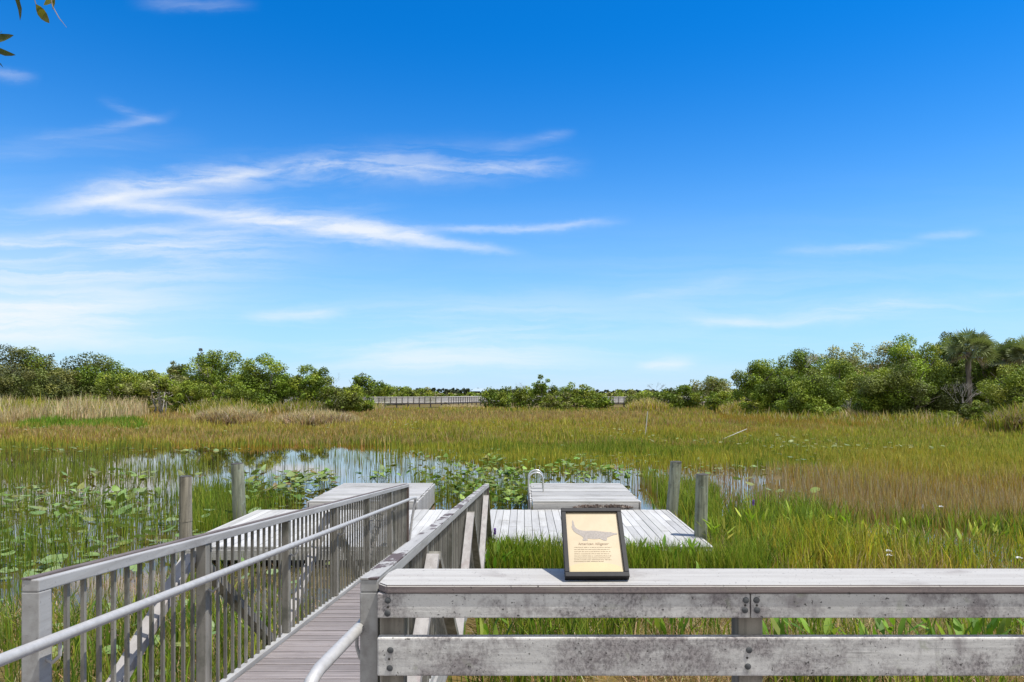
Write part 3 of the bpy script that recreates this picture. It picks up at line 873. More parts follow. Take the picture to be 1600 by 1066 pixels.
def keepout(x, y, m=0.02):
    sx = x - DX * (y - 10.7)
    dock = (sx > DXL - 0.07 - m) & (sx < DXR + 0.08 + m) & (y > DY0 - 0.06 - m) & (y < DY1 + 0.02 + m)
    f1 = (sx > -4.34 - m) & (sx < -2.0 + m) & (y > 14.0) & (y < 17.05 + m)
    f2 = (sx > 0.28 - m) & (sx < 2.66 + m) & (y > 14.0) & (y < 17.05 + m)
    return dock | f1 | f2


def fbm(x, y, s, seed=0):
    r = np.random.default_rng(seed); out = np.zeros_like(x)
    for o in range(4):
        f = s * 2 ** o; a = r.uniform(0, 6.28, 6); b = r.uniform(0, 6.28, 6)
        acc = 0
        for k in range(3): acc = acc + np.sin(f * (x * np.cos(b[k]) + y * np.sin(b[k])) + a[k])
        out += acc / 3 / (1.7 ** o)
    return out


def scatter(poly_px, n, rng=RNG, wt=None, far=0.5):
    """points over the marsh inside an outline; thinner with distance as fewer are needed there"""
    poly = np.array([(( px - HX) / F * ground_depth(py), ground_depth(py)) for px, py in poly_px])
    pys = np.array([p[1] for p in poly_px]); pxs = np.array([p[0] for p in poly_px])
    out = []
    got = 0
    for _ in range(12):
        m = int(n * 2.5) + 100
        py = rng.uniform(pys.min(), pys.max(), m); px = rng.uniform(pxs.min(), pxs.max(), m)
        ok = in_poly(px, py, poly_px)
        px, py = px[ok], py[ok]
        d = ground_depth(py); x = (px - HX) / F * d
        keep = ~keepout(x, d)
        if wt is not None: keep &= rng.uniform(0, 1, len(x)) < wt(x, d)
        keep &= rng.uniform(0, 1, len(x)) < np.clip((d / d.max()) ** far, 0, 1)
        out.append(np.stack([x, d], 1)[keep]); got += keep.sum()
        if got >= n: break
    p = np.concatenate(out)[:n]
    return np.column_stack([p, np.maximum(ground_z(p[:, 0], p[:, 1]), -0.12)])


def patchy(s, seed, lo=0.3, thr=0.0):
    return lambda x, y: np.clip(lo + (1 - lo) * smooth(-0.5 + thr, 0.5 + thr, fbm(x, y, s, seed)), 0, 1)


def field(mass, poly, n, h, w, cols, lean=(0.05, 0.3), far=0.5, wt=None, wd=0.0012, patch=None, tipw=0.0, amt=0.16, rng=RNG, tips=None):
    p = scatter(poly, n, rng, wt, far); n = len(p)
    hh = rng.uniform(h[0], h[1], n) * (1 + 0.3 * fbm(p[:, 0], p[:, 1], 1.1, 5))
    ww = np.maximum(rng.uniform(w[0], w[1], n), p[:, 1] * wd * rng.uniform(0.6, 1.2, n))
    col = jit(cols, n, amt, rng)
    if patch is not None:                                  # drifts where one kind of grass takes over
        c2, sc, seed, thr = patch
        f = smooth(-0.25, 0.45, fbm(p[:, 0] * 0.6, p[:, 1], sc, seed) + thr)[:, None]
        col = np.where(rng.uniform(0, 1, (n, 1)) < f, jit(c2, n, amt, rng), col)
    ln = np.abs(rng.uniform(lean[0], lean[1], n))
    mass.add(*blades(p, hh, ww, ln, col, rng, tipw))


GOLD = [(0.455, 0.356, 0.066), (0.38, 0.295, 0.051), (0.521, 0.431, 0.102), (0.325, 0.314, 0.046)]
ROSE = [(0.455, 0.302, 0.126), (0.395, 0.256, 0.099), (0.496, 0.369, 0.171)]
OLIVE = [(0.393, 0.36, 0.04), (0.33, 0.328, 0.036), (0.458, 0.398, 0.058)]
GREEN = [(0.199, 0.256, 0.026), (0.255, 0.294, 0.034), (0.151, 0.213, 0.023), (0.303, 0.314, 0.05)]
LUSH = [(0.218, 0.307, 0.026), (0.27, 0.348, 0.037), (0.162, 0.239, 0.023), (0.354, 0.375, 0.057)]
TAN = [(0.592, 0.456, 0.27), (0.509, 0.388, 0.222), (0.662, 0.541, 0.348), (0.45, 0.377, 0.174)]
RUST = [(0.38, 0.239, 0.043), (0.421, 0.279, 0.06), (0.332, 0.239, 0.043)]
DRY = [(0.457, 0.336, 0.187), (0.362, 0.258, 0.131), (0.533, 0.414, 0.263), (0.276, 0.202, 0.088)]
MAUVE = [(0.461, 0.38, 0.311), (0.377, 0.298, 0.222), (0.325, 0.253, 0.122), (0.419, 0.314, 0.155)]

DKG = [(0.07, 0.13, 0.014), (0.10, 0.17, 0.02), (0.13, 0.16, 0.03)]
YELG = [(0.40, 0.38, 0.065), (0.46, 0.42, 0.10), (0.33, 0.34, 0.055)]
# ---- far sedge meadow
S = Mass()
field(S, [(-60, 641), (1240, 641), (1560, 668), (1660, 690), (1660, 706), (-60, 690)], 52000, (0.35, 0.62), (0.02, 0.05), GOLD, patch=(ROSE, 0.12, 3, 0.1), far=0.3)
field(S, [(560, 641), (1200, 641), (1400, 660), (1660, 690), (1660, 715), (560, 690)], 20000, (0.4, 0.65), (0.02, 0.05), OLIVE, patch=(GREEN, 0.15, 9, 0.1), far=0.3)
field(S, [(1120, 648), (1330, 652), (1480, 672), (1250, 678), (1130, 668)], 5000, (0.5, 0.8), (0.03, 0.05), RUST, far=0.3)
field(S, [(-60, 684), (700, 672), (1200, 672), (1660, 690), (1660, 735), (1250, 730), (900, 706), (560, 695), (-60, 695)], 38000, (0.32, 0.55), (0.016, 0.04), GOLD + OLIVE, patch=(GREEN, 0.22, 21, 0.0), far=0.3)
field(S, [(540, 647), (1000, 649), (1040, 662), (760, 668), (560, 664)], 9000, (0.42, 0.68), (0.02, 0.05), ROSE, far=0.3, wt=patchy(0.08, 27, 0.3))
field(S, [(1200, 735), (1660, 728), (1660, 775), (1320, 770)], 4500, (0.3, 0.6), (0.01, 0.022), RUST + ROSE + GOLD, far=0.3, wt=patchy(0.35, 37, 0.1))
field(S, [(760, 668), (1150, 662), (1420, 676), (1200, 686), (800, 684)], 6000, (0.36, 0.6), (0.016, 0.04), ROSE + RUST, far=0.3, wt=patchy(0.16, 39, 0.05, 0.1))
field(S, [(1100, 672), (1300, 668), (1660, 694), (1660, 716), (1250, 706), (1080, 694)], 9000, (0.36, 0.62), (0.016, 0.04), YELG, far=0.3, wt=patchy(0.2, 29, 0.25))
field(S, [(-60, 678), (300, 676), (620, 672), (640, 688), (-60, 692)], 7000, (0.34, 0.56), (0.016, 0.04), RUST + ROSE, far=0.3, wt=patchy(0.2, 33, 0.25))
tag(link('sedge_grass', S.mesh('sedge_grass'), M_grass), 'golden brown sedge filling the open marsh', 'grass', kind='stuff')

S = Mass()                                              # bright green patch far left
field(S, [(15, 676), (60, 663), (110, 659), (170, 660), (225, 666), (235, 672), (120, 679)], 3600, (0.35, 0.8), (0.03, 0.055), [(0.16, 0.28, 0.02), (0.20, 0.32, 0.03), (0.12, 0.22, 0.015), (0.24, 0.30, 0.05)], far=0.3, wt=patchy(0.35, 7, 0.2))
tag(link('green_grass', S.mesh('green_grass'), M_grass), 'vivid green grass patch in front of the tan reeds', 'grass', kind='stuff')

# ---- emergent rushes with water between them
S = Mass()
field(S, [(600, 702), (760, 692), (1250, 690), (1400, 700), (1300, 738), (980, 732), (760, 728), (680, 714)], 12000, (0.3, 0.6), (0.012, 0.026), GREEN, patch=(OLIVE, 0.3, 31, -0.1), far=0.3)
field(S, [(-60, 694), (300, 695), (620, 693), (620, 697), (300, 700), (-60, 704)], 1500, (0.25, 0.4), (0.014, 0.03), OLIVE + GREEN, far=0.3)
field(S, [(1250, 700), (1660, 705), (1660, 760), (1300, 752)], 9000, (0.35, 0.65), (0.012, 0.03), OLIVE + GREEN + GOLD, patch=(GOLD, 0.3, 17, 0.1), far=0.3)
field(S, [(-60, 700), (300, 700), (480, 712), (700, 716), (960, 736), (900, 762), (700, 768), (480, 772), (-60, 800)], 1300, (0.25, 0.7), (0.007, 0.011), GREEN + [(0.08, 0.10, 0.03)], lean=(0, 0.08), far=0.2, wd=0.0007, tipw=0.5, wt=patchy(0.5, 41, 0.25))
field(S, [(-60, 700), (270, 700), (330, 735), (180, 790), (-60, 830)], 3600, (0.25, 0.65), (0.007, 0.011), GREEN + [(0.12, 0.13, 0.04)], lean=(0, 0.1), far=0.2, wd=0.0007, tipw=0.5, wt=patchy(0.6, 43, 0.15))
field(S, [(480, 700), (960, 704), (960, 745), (700, 742), (560, 728)], 1300, (0.25, 0.6), (0.007, 0.011), GREEN, lean=(0, 0.1), far=0.2, wd=0.0008, tipw=0.5, wt=patchy(0.6, 47, 0.2))
field(S, [(-60, 770), (480, 756), (470, 800), (330, 850), (200, 905), (-60, 960)], 4300, (0.3, 0.7), (0.007, 0.013), GREEN + LUSH + DKG + DKG, lean=(0, 0.2), far=0.2, wd=0.0007, tipw=0.3, wt=patchy(0.7, 53, 0.2))
field(S, [(640, 752), (850, 752), (850, 796), (640, 796)], 900, (0.3, 0.7), (0.008, 0.014), GREEN, lean=(0, 0.15), wd=0.0007, tipw=0.4)
field(S, [(940, 738), (1660, 742), (1660, 830), (1300, 815), (1050, 790), (980, 760)], 5200, (0.3, 0.62), (0.007, 0.012), MAUVE + ROSE, lean=(0, 0.18), far=0.2, wd=0.0008, tipw=0.4, wt=patchy(0.45, 59, 0.3), patch=(GREEN, 0.4, 61, -0.2))
field(S, [(1180, 762), (1660, 748), (1660, 838), (1380, 820), (1180, 795)], 7000, (0.3, 0.7), (0.008, 0.016), RUST + ROSE + DRY, lean=(0.02, 0.3), far=0.2, wd=0.0008, wt=patchy(0.5, 67, 0.3), patch=(OLIVE, 0.4, 71, 0.0))
tag(link('marsh_rushes', S.mesh('marsh_rushes'), M_grass), 'thin upright rushes standing in the shallow pool', 'rushes', kind='stuff')

# ---- lush grass close by
S = Mass()
field(S, [(745, 848), (1090, 848), (1090, 900), (745, 900)], 3600, (0.38, 0.66), (0.012, 0.026), LUSH + GREEN + DKG, lean=(0.03, 0.4), far=0.2, wt=patchy(1.3, 73, 0.25))
field(S, [(745, 886), (1200, 886), (1200, 912), (745, 912)], 3600, (0.46, 0.76), (0.012, 0.024), LUSH + GREEN, lean=(0.03, 0.4), far=0.2)
field(S, [(1010, 786), (1290, 800), (1660, 828), (1660, 905), (1060, 905), (1080, 850)], 7600, (0.32, 0.74), (0.011, 0.024), LUSH + LUSH + GREEN + DKG, lean=(0.03, 0.5), far=0.2, wt=patchy(1.3, 79, 0.1, 0.05), amt=0.28, patch=(OLIVE, 0.7, 83, -0.25))
field(S, [(1000, 756), (1120, 770), (1130, 830), (1060, 800)], 2200, (0.4, 0.7), (0.012, 0.022), LUSH + GREEN, lean=(0.05, 0.35), far=0.2)
field(S, [(745, 900), (1660, 900), (1660, 1140), (745, 1140)], 3400, (0.2, 0.5), (0.010, 0.022), LUSH + GREEN + DKG, lean=(0.05, 0.5), far=0.2, wt=patchy(1.6, 79, 0.02, 0.15))
field(S, [(745, 860), (1660, 870), (1660, 1140), (745, 1140)], 15000, (0.12, 0.34), (0.004, 0.009), DRY, lean=(0.5, 1.15), far=0.1, wt=patchy(1.3, 89, 0.15), amt=0.3)
field(S, [(1060, 850), (1660, 830), (1660, 950), (1060, 950)], 6000, (0.15, 0.38), (0.008, 0.014), OLIVE + GREEN + DRY, lean=(0.1, 0.7), far=0.1, amt=0.25)
field(S, [(1050, 845), (1660, 835), (1660, 905), (1050, 905)], 2600, (0.3, 0.55), (0.006, 0.011), GOLD + DRY, lean=(0.2, 0.6), far=0.2, wt=patchy(1.2, 91, 0.1))
field(S, [(-60, 900), (330, 845), (640, 848), (700, 900), (560, 1300), (-60, 1300)], 4200, (0.2, 0.5), (0.008, 0.018), LUSH + GREEN + DKG + DKG, lean=(0.05, 0.5), far=0.2, wt=patchy(1.3, 97, 0.1))
field(S, [(-60, 960), (300, 870), (640, 860), (700, 900), (560, 1300), (-60, 1300)], 10000, (0.15, 0.38), (0.004, 0.009), DRY, lean=(0.5, 1.1), far=0.1, wt=patchy(1.2, 101, 0.15), amt=0.3)
field(S, [(300, 765), (480, 775), (420, 800), (330, 840), (290, 830)], 1500, (0.3, 0.6), (0.010, 0.02), LUSH + GREEN, lean=(0.05, 0.35), far=0.2)
tag(link('tall_grass', S.mesh('tall_grass'), M_grass), 'lush green grass with dry stalks around the dock and railing', 'grass', kind='stuff')

# ---- tan reed field far left and shore reeds right
S = Mass()
field(S, [(-80, 634), (215, 637), (235, 652), (180, 663), (-80, 672)], 15000, (1.1, 2.1), (0.05, 0.1), TAN, lean=(0.05, 0.35), far=0.2, patch=(OLIVE, 0.15, 5, -0.2))
field(S, [(310, 642), (600, 641), (600, 648), (310, 650)], 2600, (0.7, 1.3), (0.04, 0.08), TAN + OLIVE, lean=(0.05, 0.35), far=0.2)
field(S, [(1130, 650), (1300, 655), (1380, 661), (1500, 672), (1500, 680), (1250, 668), (1130, 656)], 3800, (0.5, 1.1), (0.03, 0.06), TAN + OLIVE + GREEN, lean=(0.05, 0.4), far=0.2)
tag(link('tall_reeds', S.mesh('tall_reeds'), M_grass), 'tall tan reeds in front of the tree lines', 'reeds', kind='stuff')


def reed_mound(px, d, wpx, hgt, cols, label, n=900, depth=None, low=None):
    w = wpx / F * d; x = (px - HX) / F * d
    b = (x, d, float(ground_z(np.array([x]), np.array([d]))[0]))
    r = RNG; a = r.uniform(0, 6.28, n); q = np.sqrt(r.uniform(0, 1, n))
    P_ = np.column_stack([np.cos(a) * q * w / 2, np.sin(a) * q * (depth or w * 0.3), np.zeros(n)])
    h = hgt * (1 - 0.45 * q ** 2) * r.uniform(0.6, 1.1, n)
    S = Mass(); S.add(*blades(P_, h, np.maximum(0.02, d * 0.0013) * r.uniform(0.6, 1.2, n), r.uniform(0.05, 0.6, n), jit(cols, n, 0.18)))
    if low is not None:
        m = n // 2
        a = r.uniform(0, 6.28, m); q = np.sqrt(r.uniform(0.2, 1, m))
        P2 = np.column_stack([np.cos(a) * q * w * 0.42, np.sin(a) * q * (depth or w * 0.3), r.uniform(0, 0.3, m) * hgt])
        S.add(*blades(P2, hgt * r.uniform(0.3, 0.6, m), np.full(m, d * 0.0015), r.uniform(0.4, 1.0, m), jit(low, m, 0.2)))
    o = link('reed_clump', S.mesh('reed_clump'), M_grass); o.location = b
    tag(o, label, 'reeds', 'clumps of reeds in the marsh')


PURP = [(0.32, 0.24, 0.18), (0.38, 0.29, 0.22), (0.25, 0.19, 0.13)]
reed_mound(357, 55, 108, 1.75, TAN, 'rounded tan reed clump with a purplish middle, below the tallest left trees', 2600, low=PURP)
reed_mound(495, 53, 132, 1.6, TAN, 'wide low tan reed clump with purplish base, nearest the dark round bush', 2600, low=PURP)
reed_mound(25, 60, 90, 1.5, TAN, 'purplish brown reed clump at the left end of the green patch', 1100, low=PURP)
reed_mound(350, 80, 140, 2.3, TAN + OLIVE + GREEN, 'tall feathery reeds right at the foot of the tallest left trees', 1500)
reed_mound(470, 84, 120, 2.0, OLIVE + MAUVE + GREEN, 'olive reed clump between the round trees and the low bush', 1400)
reed_mound(1012, 95, 66, 2.3, TAN + OLIVE, 'domed straw coloured reed clump in front of the far boardwalk', 900)
reed_mound(1160, 78, 75, 1.9, TAN + OLIVE, 'straw coloured reed clump at the left end of the right hand trees', 1100)
reed_mound(1345, 58, 60, 1.4, TAN, 'small straw reed clump under the light green right hand trees', 700)
reed_mound(1600, 42, 110, 2.0, OLIVE + MAUVE + GREEN, 'grey green reed clump at the right edge beside the dark bush', 1500, low=PURP)

reed_mound(722, 114, 75, 0.75, TAN, 'low dry tan reeds below the right part of the far boardwalk', 900)


# ------------------------------------------------------------------ trees
def leaf_cloud(n, centers, radii, size, col, rng, up=0.4, flat_=1.0, varc=0.28):
    """n small leaf faces spread over a set of clumps"""
    k = len(centers); wts = radii ** 2; wts = wts / wts.sum()
    ci = rng.choice(k, n, p=wts)
    dv = rng.normal(0, 1, (n, 3)); dv /= np.linalg.norm(dv, axis=1, keepdims=True)
    rad = radii[ci] * (rng.uniform(0.25, 1.0, n) ** 0.6)
    pos = centers[ci] + dv * rad[:, None] * np.array([1, 1, flat_])
    nrm = dv * 0.6 + rng.normal(0, 0.6, (n, 3)); nrm[:, 2] += up
    nrm /= np.linalg.norm(nrm, axis=1, keepdims=True)
    t = np.cross(nrm, rng.normal(0, 1, (n, 3))); t /= np.linalg.norm(t, axis=1, keepdims=True) + 1e-9
    b = np.cross(nrm, t)
    sz = (size * rng.uniform(0.55, 1.25, n))[:, None]
    V = np.stack([pos - t * sz * 0.62, pos - b * sz * 0.36 + t * sz * 0.05, pos + t * sz * 0.62, pos + b * sz * 0.36 + t * sz * 0.05], 1)
    cl = 1 + rng.normal(0, varc, (k, 1)); tint = np.array(col)[rng.integers(0, len(col), k)]
    cc = tint[ci] * np.clip(cl[ci], 0.5, 1.6) * (1 + rng.normal(0, 0.16, (n, 1)))
    i = np.arange(n)[:, None] * 4
    return V.reshape(-1, 3), [i + np.array([[0, 1, 2, 3]])], np.clip(np.repeat(cc, 4, 0), 0.004, 0.8)


DKGREEN = [(0.107, 0.131, 0.03), (0.133, 0.157, 0.035), (0.09, 0.115, 0.027), (0.17, 0.172, 0.043)]
MIDGREEN = [(0.128, 0.19, 0.02), (0.163, 0.23, 0.021), (0.103, 0.159, 0.015), (0.206, 0.246, 0.025)]
LTGREEN = [(0.186, 0.243, 0.025), (0.226, 0.28, 0.031), (0.154, 0.206, 0.022), (0.266, 0.286, 0.041)]
YLGREEN = [(0.229, 0.271, 0.026), (0.281, 0.308, 0.034), (0.183, 0.235, 0.022)]
GREYGRN = [(0.22, 0.226, 0.08), (0.274, 0.27, 0.103), (0.172, 0.18, 0.06), (0.304, 0.26, 0.103)]


def tree(name, label, cat, px, d, top_py, wpx, cols, low=0.25, stems=3, bark=None, seed=0, group=None, dens=1.0, flat_=0.85, clump=0.30, lump=1.0, leaf=1.0, gap=0.0):
    """crown of many leaf faces in uneven clumps over a trunk with limbs; low = share of the height left clear under the crown"""
    rng = np.random.default_rng(1000 + seed)
    x = (px - HX) / F * d; w = wpx / F * d
    zb = float(ground_z(np.array([x]), np.array([d]))[0]); zt = EYE + (HY - top_py) / F * d; H = zt - zb
    root = thing(name, label, cat, (x, d, zb), group)
    R = w / 2; zc0, zc1 = H * low, H; cz = (zc0 + zc1) / 2; rz = (zc1 - zc0) / 2
    k = int(52 * lump)
    dirs = rng.normal(0, 1, (k, 3)); dirs[:, 2] += 0.15; dirs /= np.linalg.norm(dirs, axis=1, keepdims=True)
    shell = rng.uniform(0, 1, k) < 0.66
    r = np.where(shell, rng.uniform(0.70, 0.90, k), rng.uniform(0.2, 0.75, k))
    # lopsided body: the outline swells and sinks with direction
    ph = rng.uniform(0, 6.28, 4)
    az_ = np.arctan2(dirs[:, 1], dirs[:, 0]); swell = 1 + 0.13 * np.sin(2 * az_ + ph[0]) + 0.10 * np.sin(3 * az_ + ph[1] + 2 * dirs[:, 2]) + 0.08 * np.sin(5 * dirs[:, 2] * 2 + ph[2] + az_)
    r = r * np.clip(swell, 0.72, 1.12)
    skx = rng.uniform(-0.18, 0.18)
    crad = rng.uniform(clump * 0.5, clump * 1.1, k) * min(R, rz * 1.3) * np.where(shell, 1.0, 1.25)
    cen = dirs * r[:, None] * np.array([R * 0.92, R * 0.66, rz * 0.9]); cen[:, 2] += cz
    cen[:, 0] += skx * R * (cen[:, 2] - cz) / max(rz, 0.1)
    cen[:, 2] = np.clip(cen[:, 2], zc0 + crad * 0.5, zc1 - crad * 0.8)
    if low < 0.12: cen[:k // 4, 2] = rng.uniform(crad[:k // 4] * 0.5, H * 0.35)
    m = max(8, k // 3)                                   # small ragged sprays at the edge
    c2 = cen[:m] + dirs[:m] * (crad[:m] * rng.uniform(0.7, 1.05, m))[:, None]
    r2 = crad[:m] * rng.uniform(0.25, 0.5, m)
    c2[:, 2] = np.clip(c2[:, 2], 0.1, zc1 - r2 * 0.3)
    cen = np.concatenate([cen, c2]); crad = np.concatenate([crad, r2])
    if gap: 
        sel = rng.uniform(0, 1, len(cen)) > gap; sel[:4] = True
        cen, crad = cen[sel], crad[sel]
    size = max(0.09, d / 683 * 1.4) * leaf
    n = int(2.1 * wpx * (2 * rz / d * F) * dens / leaf ** 1.6) + 200
    V_, F_, C_ = leaf_cloud(n, cen, crad, size, cols, rng, flat_=flat_)
    V_[:, 2] *= H / np.percentile(V_[:, 2], 99.6)              # the crown fills its true height and width
    q0, q1 = np.percentile(V_[:, 0], [0.6, 99.4]); V_[:, 0] = (V_[:, 0] - (q0 + q1) / 2) * (w * 1.02 / (q1 - q0))
    link('crown', np_mesh('crown', V_, F_, C_), M_leaf, root)
    mb = MB(); rr = random.Random(seed)
    for s in range(stems):
        a = rr.uniform(0, 6.28); ox, oy = math.cos(a) * R * 0.12, math.sin(a) * R * 0.12
        tx, ty = ox + math.cos(a) * R * rr.uniform(0.2, 0.5), oy + math.sin(a) * R * rr.uniform(0.2, 0.5)
        hh = H * rr.uniform(0.6, 0.85); r0 = max(0.05, 0.02 * H) * rr.uniform(0.8, 1.3) * (1.5 if stems == 1 else 1)
        q = [(ox + (tx - ox) * t ** 1.4 + rr.uniform(-1, 1) * 0.03 * R, oy + (ty - oy) * t ** 1.4, -0.1 + (hh + 0.1) * t) for t in (0, 0.2, 0.4, 0.6, 0.8, 1.0)]
        mb.tube(q, [r0 * (1 - 0.75 * t) for t in (0, 0.2, 0.4, 0.6, 0.8, 1.0)], 7)
        for b in range(3):
            p = Vector(q[rr.choice((2, 3, 4))]); a2 = rr.uniform(0, 6.28)
            e = p + Vector((math.cos(a2) * R * 0.55, math.sin(a2) * R * 0.4, H * rr.uniform(0.1, 0.25)))
            e.z = min(e.z, H * 0.9)
            mb.tube([p, (p + e) / 2 + Vector((0, 0, -0.03 * H)), e], [r0 * 0.5, r0 * 0.35, r0 * 0.14], 5)
    mb.build('trunk', bark or M_bark, root, True)
    return root


LG = 'trees along the left shore'; MG_ = 'trees beyond the middle of the marsh'; RG = 'trees along the right shore'
T = tree
# left shore, from the edge inwards
T('broadleaf_tree', 'broad dark olive tree cut by the left edge of the photo', 'tree', 5, 92, 543, 170, DKGREEN + [(0.10, 0.115, 0.05)], 0.08, 3, None, 1, LG, 1.1)
T('broadleaf_tree', 'big dark tree with a long slope down to the right, second from the left edge', 'tree', 108, 94, 556, 150, DKGREEN + MIDGREEN[:2], 0.06, 3, None, 2, LG, 1.1)
T('broadleaf_tree', 'dark tree filling the gap low between the two leftmost big trees', 'tree', 52, 88, 580, 110, DKGREEN, 0.05, 2, None, 3, LG)
T('broadleaf_tree', 'thin dark treetop poking up just right of the big dark left trees', 'tree', 166, 104, 569, 62, DKGREEN + GREYGRN[:1], 0.1, 2, None, 4, LG)
T('broadleaf_tree', 'fresh green tree with thin bare stems, first of the lighter left trees', 'tree', 188, 88, 577, 78, LTGREEN + MIDGREEN[:1], 0.2, 4, M_palebark, 5, LG, 0.9)
T('broadleaf_tree', 'spreading light green tree with pale forked trunks at its foot', 'tree', 250, 86, 580, 112, LTGREEN + GREYGRN[:1], 0.34, 5, M_palebark, 6, LG, 0.85)
T('broadleaf_tree', 'small dark round treetop above the pale trunked tree', 'tree', 276, 106, 567, 48, DKGREEN + MIDGREEN[:1], 0.1, 2, None, 7, LG)
T('broadleaf_tree', 'tall open tree with pale branches showing through, tallest on the left shore', 'tree', 340, 92, 549, 98, MIDGREEN + LTGREEN[:2], 0.25, 4, M_palebark, 8, LG, 0.8, gap=0.15)
T('broadleaf_tree', 'dense round dark green tree right of the tallest left tree', 'tree', 410, 90, 556, 92, MIDGREEN, 0.08, 3, None, 9, LG, 1.2)
T('broadleaf_tree', 'low light green tree in front of the tallest left tree', 'tree', 310, 84, 596, 84, LTGREEN, 0.22, 3, M_palebark, 10, LG)
T('broadleaf_tree', 'low green tree in the shade of the dense round tree', 'tree', 372, 84, 600, 70, MIDGREEN + LTGREEN[:1], 0.15, 3, None, 11, LG)
T('broadleaf_tree', 'round topped tree standing free at the right end of the left shore', 'tree', 486, 88, 572, 62, MIDGREEN + LTGREEN[:2], 0.08, 3, None, 12, LG, 1.2)
T('broadleaf_tree', 'low green tree between the dense round tree and the free standing one', 'tree', 456, 90, 594, 50, MIDGREEN, 0.05, 2, None, 13, LG)
T('round_bush', 'dark round bush at the left end of the far boardwalk', 'bush', 533, 82, 603, 62, DKGREEN + MIDGREEN[1:2] + YLGREEN[:1], 0.02, 3, None, 14, LG, 1.2)
T('round_bush', 'yellow green bush reaching onto the left end of the far boardwalk', 'bush', 558, 84, 612, 52, MIDGREEN + YLGREEN[:1], 0.02, 3, None, 15, LG, 1.2)
T('broadleaf_tree', 'small dark tree with two tops just left of the far boardwalk', 'tree', 563, 112, 585, 44, MIDGREEN + DKGREEN[:1], 0.15, 2, None, 16, LG, 0.9)
T('broadleaf_tree', 'dark low tree above the left end of the far boardwalk', 'tree', 592, 135, 597, 40, MIDGREEN, 0.05, 2, None, 17, LG)
T('broadleaf_tree', 'pale green low tree behind the left part of the far boardwalk', 'tree', 622, 140, 604, 60, LTGREEN, 0.02, 2, None, 18, LG)
T('broadleaf_tree', 'pale green low tree behind the middle of the far boardwalk', 'tree', 655, 150, 606, 50, LTGREEN + GREYGRN[:1], 0.02, 2, None, 19, LG)
for i, (px, w, tp) in enumerate(((62, 60, 622), (140, 66, 618), (205, 50, 622), (290, 44, 624))):
    T('low_bush', ('dark low bush at the foot of the leftmost big tree', 'yellow green low bush under the big sloping dark tree', 'olive low bush left of the pale trunks', 'green low bush right of the pale trunks')[i], 'bush', px, 84, tp, w, (DKGREEN, YLGREEN, YLGREEN + MIDGREEN, MIDGREEN)[i], 0.0, 2, None, 30 + i, LG)
# middle
T('broadleaf_tree', 'low bush covering the right end of the long far boardwalk', 'bush', 774, 108, 607, 46, MIDGREEN + LTGREEN[:1], 0.02, 2, None, 40, MG_)
T('broadleaf_tree', 'low round tree with a thin dead top left of the tall narrow tree', 'tree', 808, 106, 604, 56, MIDGREEN + LTGREEN[:2], 0.02, 2, None, 41, MG_)
T('broadleaf_tree', 'tall narrow tree in the middle of the far shore', 'tree', 851, 104, 587, 38, MIDGREEN + LTGREEN[:1], 0.1, 2, None, 42, MG_, 1.1, lump=0.8)
T('broadleaf_tree', 'low grey green bush leaning on the tall narrow middle tree', 'bush', 872, 100, 612, 50, LTGREEN + GREYGRN[:2], 0.02, 2, None, 43, MG_)
T('broadleaf_tree', 'round light tree right of the tall narrow middle tree', 'tree', 903, 104, 600, 60, LTGREEN + MIDGREEN[:2], 0.03, 2, None, 44, MG_)
T('broadleaf_tree', 'low dark green bush left of the short piece of boardwalk', 'bush', 938, 102, 614, 40, MIDGREEN, 0.0, 2, None, 45, MG_)
T('broadleaf_tree', 'low yellowish tree above the short piece of boardwalk', 'tree', 985, 145, 609, 60, LTGREEN + GREYGRN[:1], 0.02, 2, None, 46, MG_)
T('broadleaf_tree', 'dark bush behind the domed straw reed clump', 'bush', 1040, 102, 607, 52, MIDGREEN + DKGREEN[:1], 0.02, 2, None, 47, MG_)
T('broadleaf_tree', 'bushy tree with spiky twigs left of the pale ragged tree', 'tree', 1072, 104, 602, 50, MIDGREEN, 0.02, 2, None, 48, MG_)
T('broadleaf_tree', 'pale ragged tree leaning right above the bright bush', 'tree', 1112, 98, 589, 62, LTGREEN + GREYGRN[:2], 0.12, 3, M_palebark, 49, MG_, 0.85)
T('round_bush', 'bright yellow green bush left of the straw reed clump', 'bush', 1122, 86, 612, 42, YLGREEN + MIDGREEN[:2], 0.0, 2, None, 50, MG_)
T('broadleaf_tree', 'low pale bush in the gap before the right hand trees', 'bush', 1148, 104, 607, 44, LTGREEN + MIDGREEN[:1], 0.0, 2, None, 51, MG_)
T('broadleaf_tree', 'low olive bush behind the domed straw reeds', 'bush', 1012, 106, 611, 44, LTGREEN + MIDGREEN[:1], 0.0, 2, None, 52, MG_)
T('broadleaf_tree', 'low pale bush just right of the short piece of boardwalk', 'bush', 992, 112, 615, 30, LTGREEN + GREYGRN[:1], 0.0, 2, None, 53, MG_)
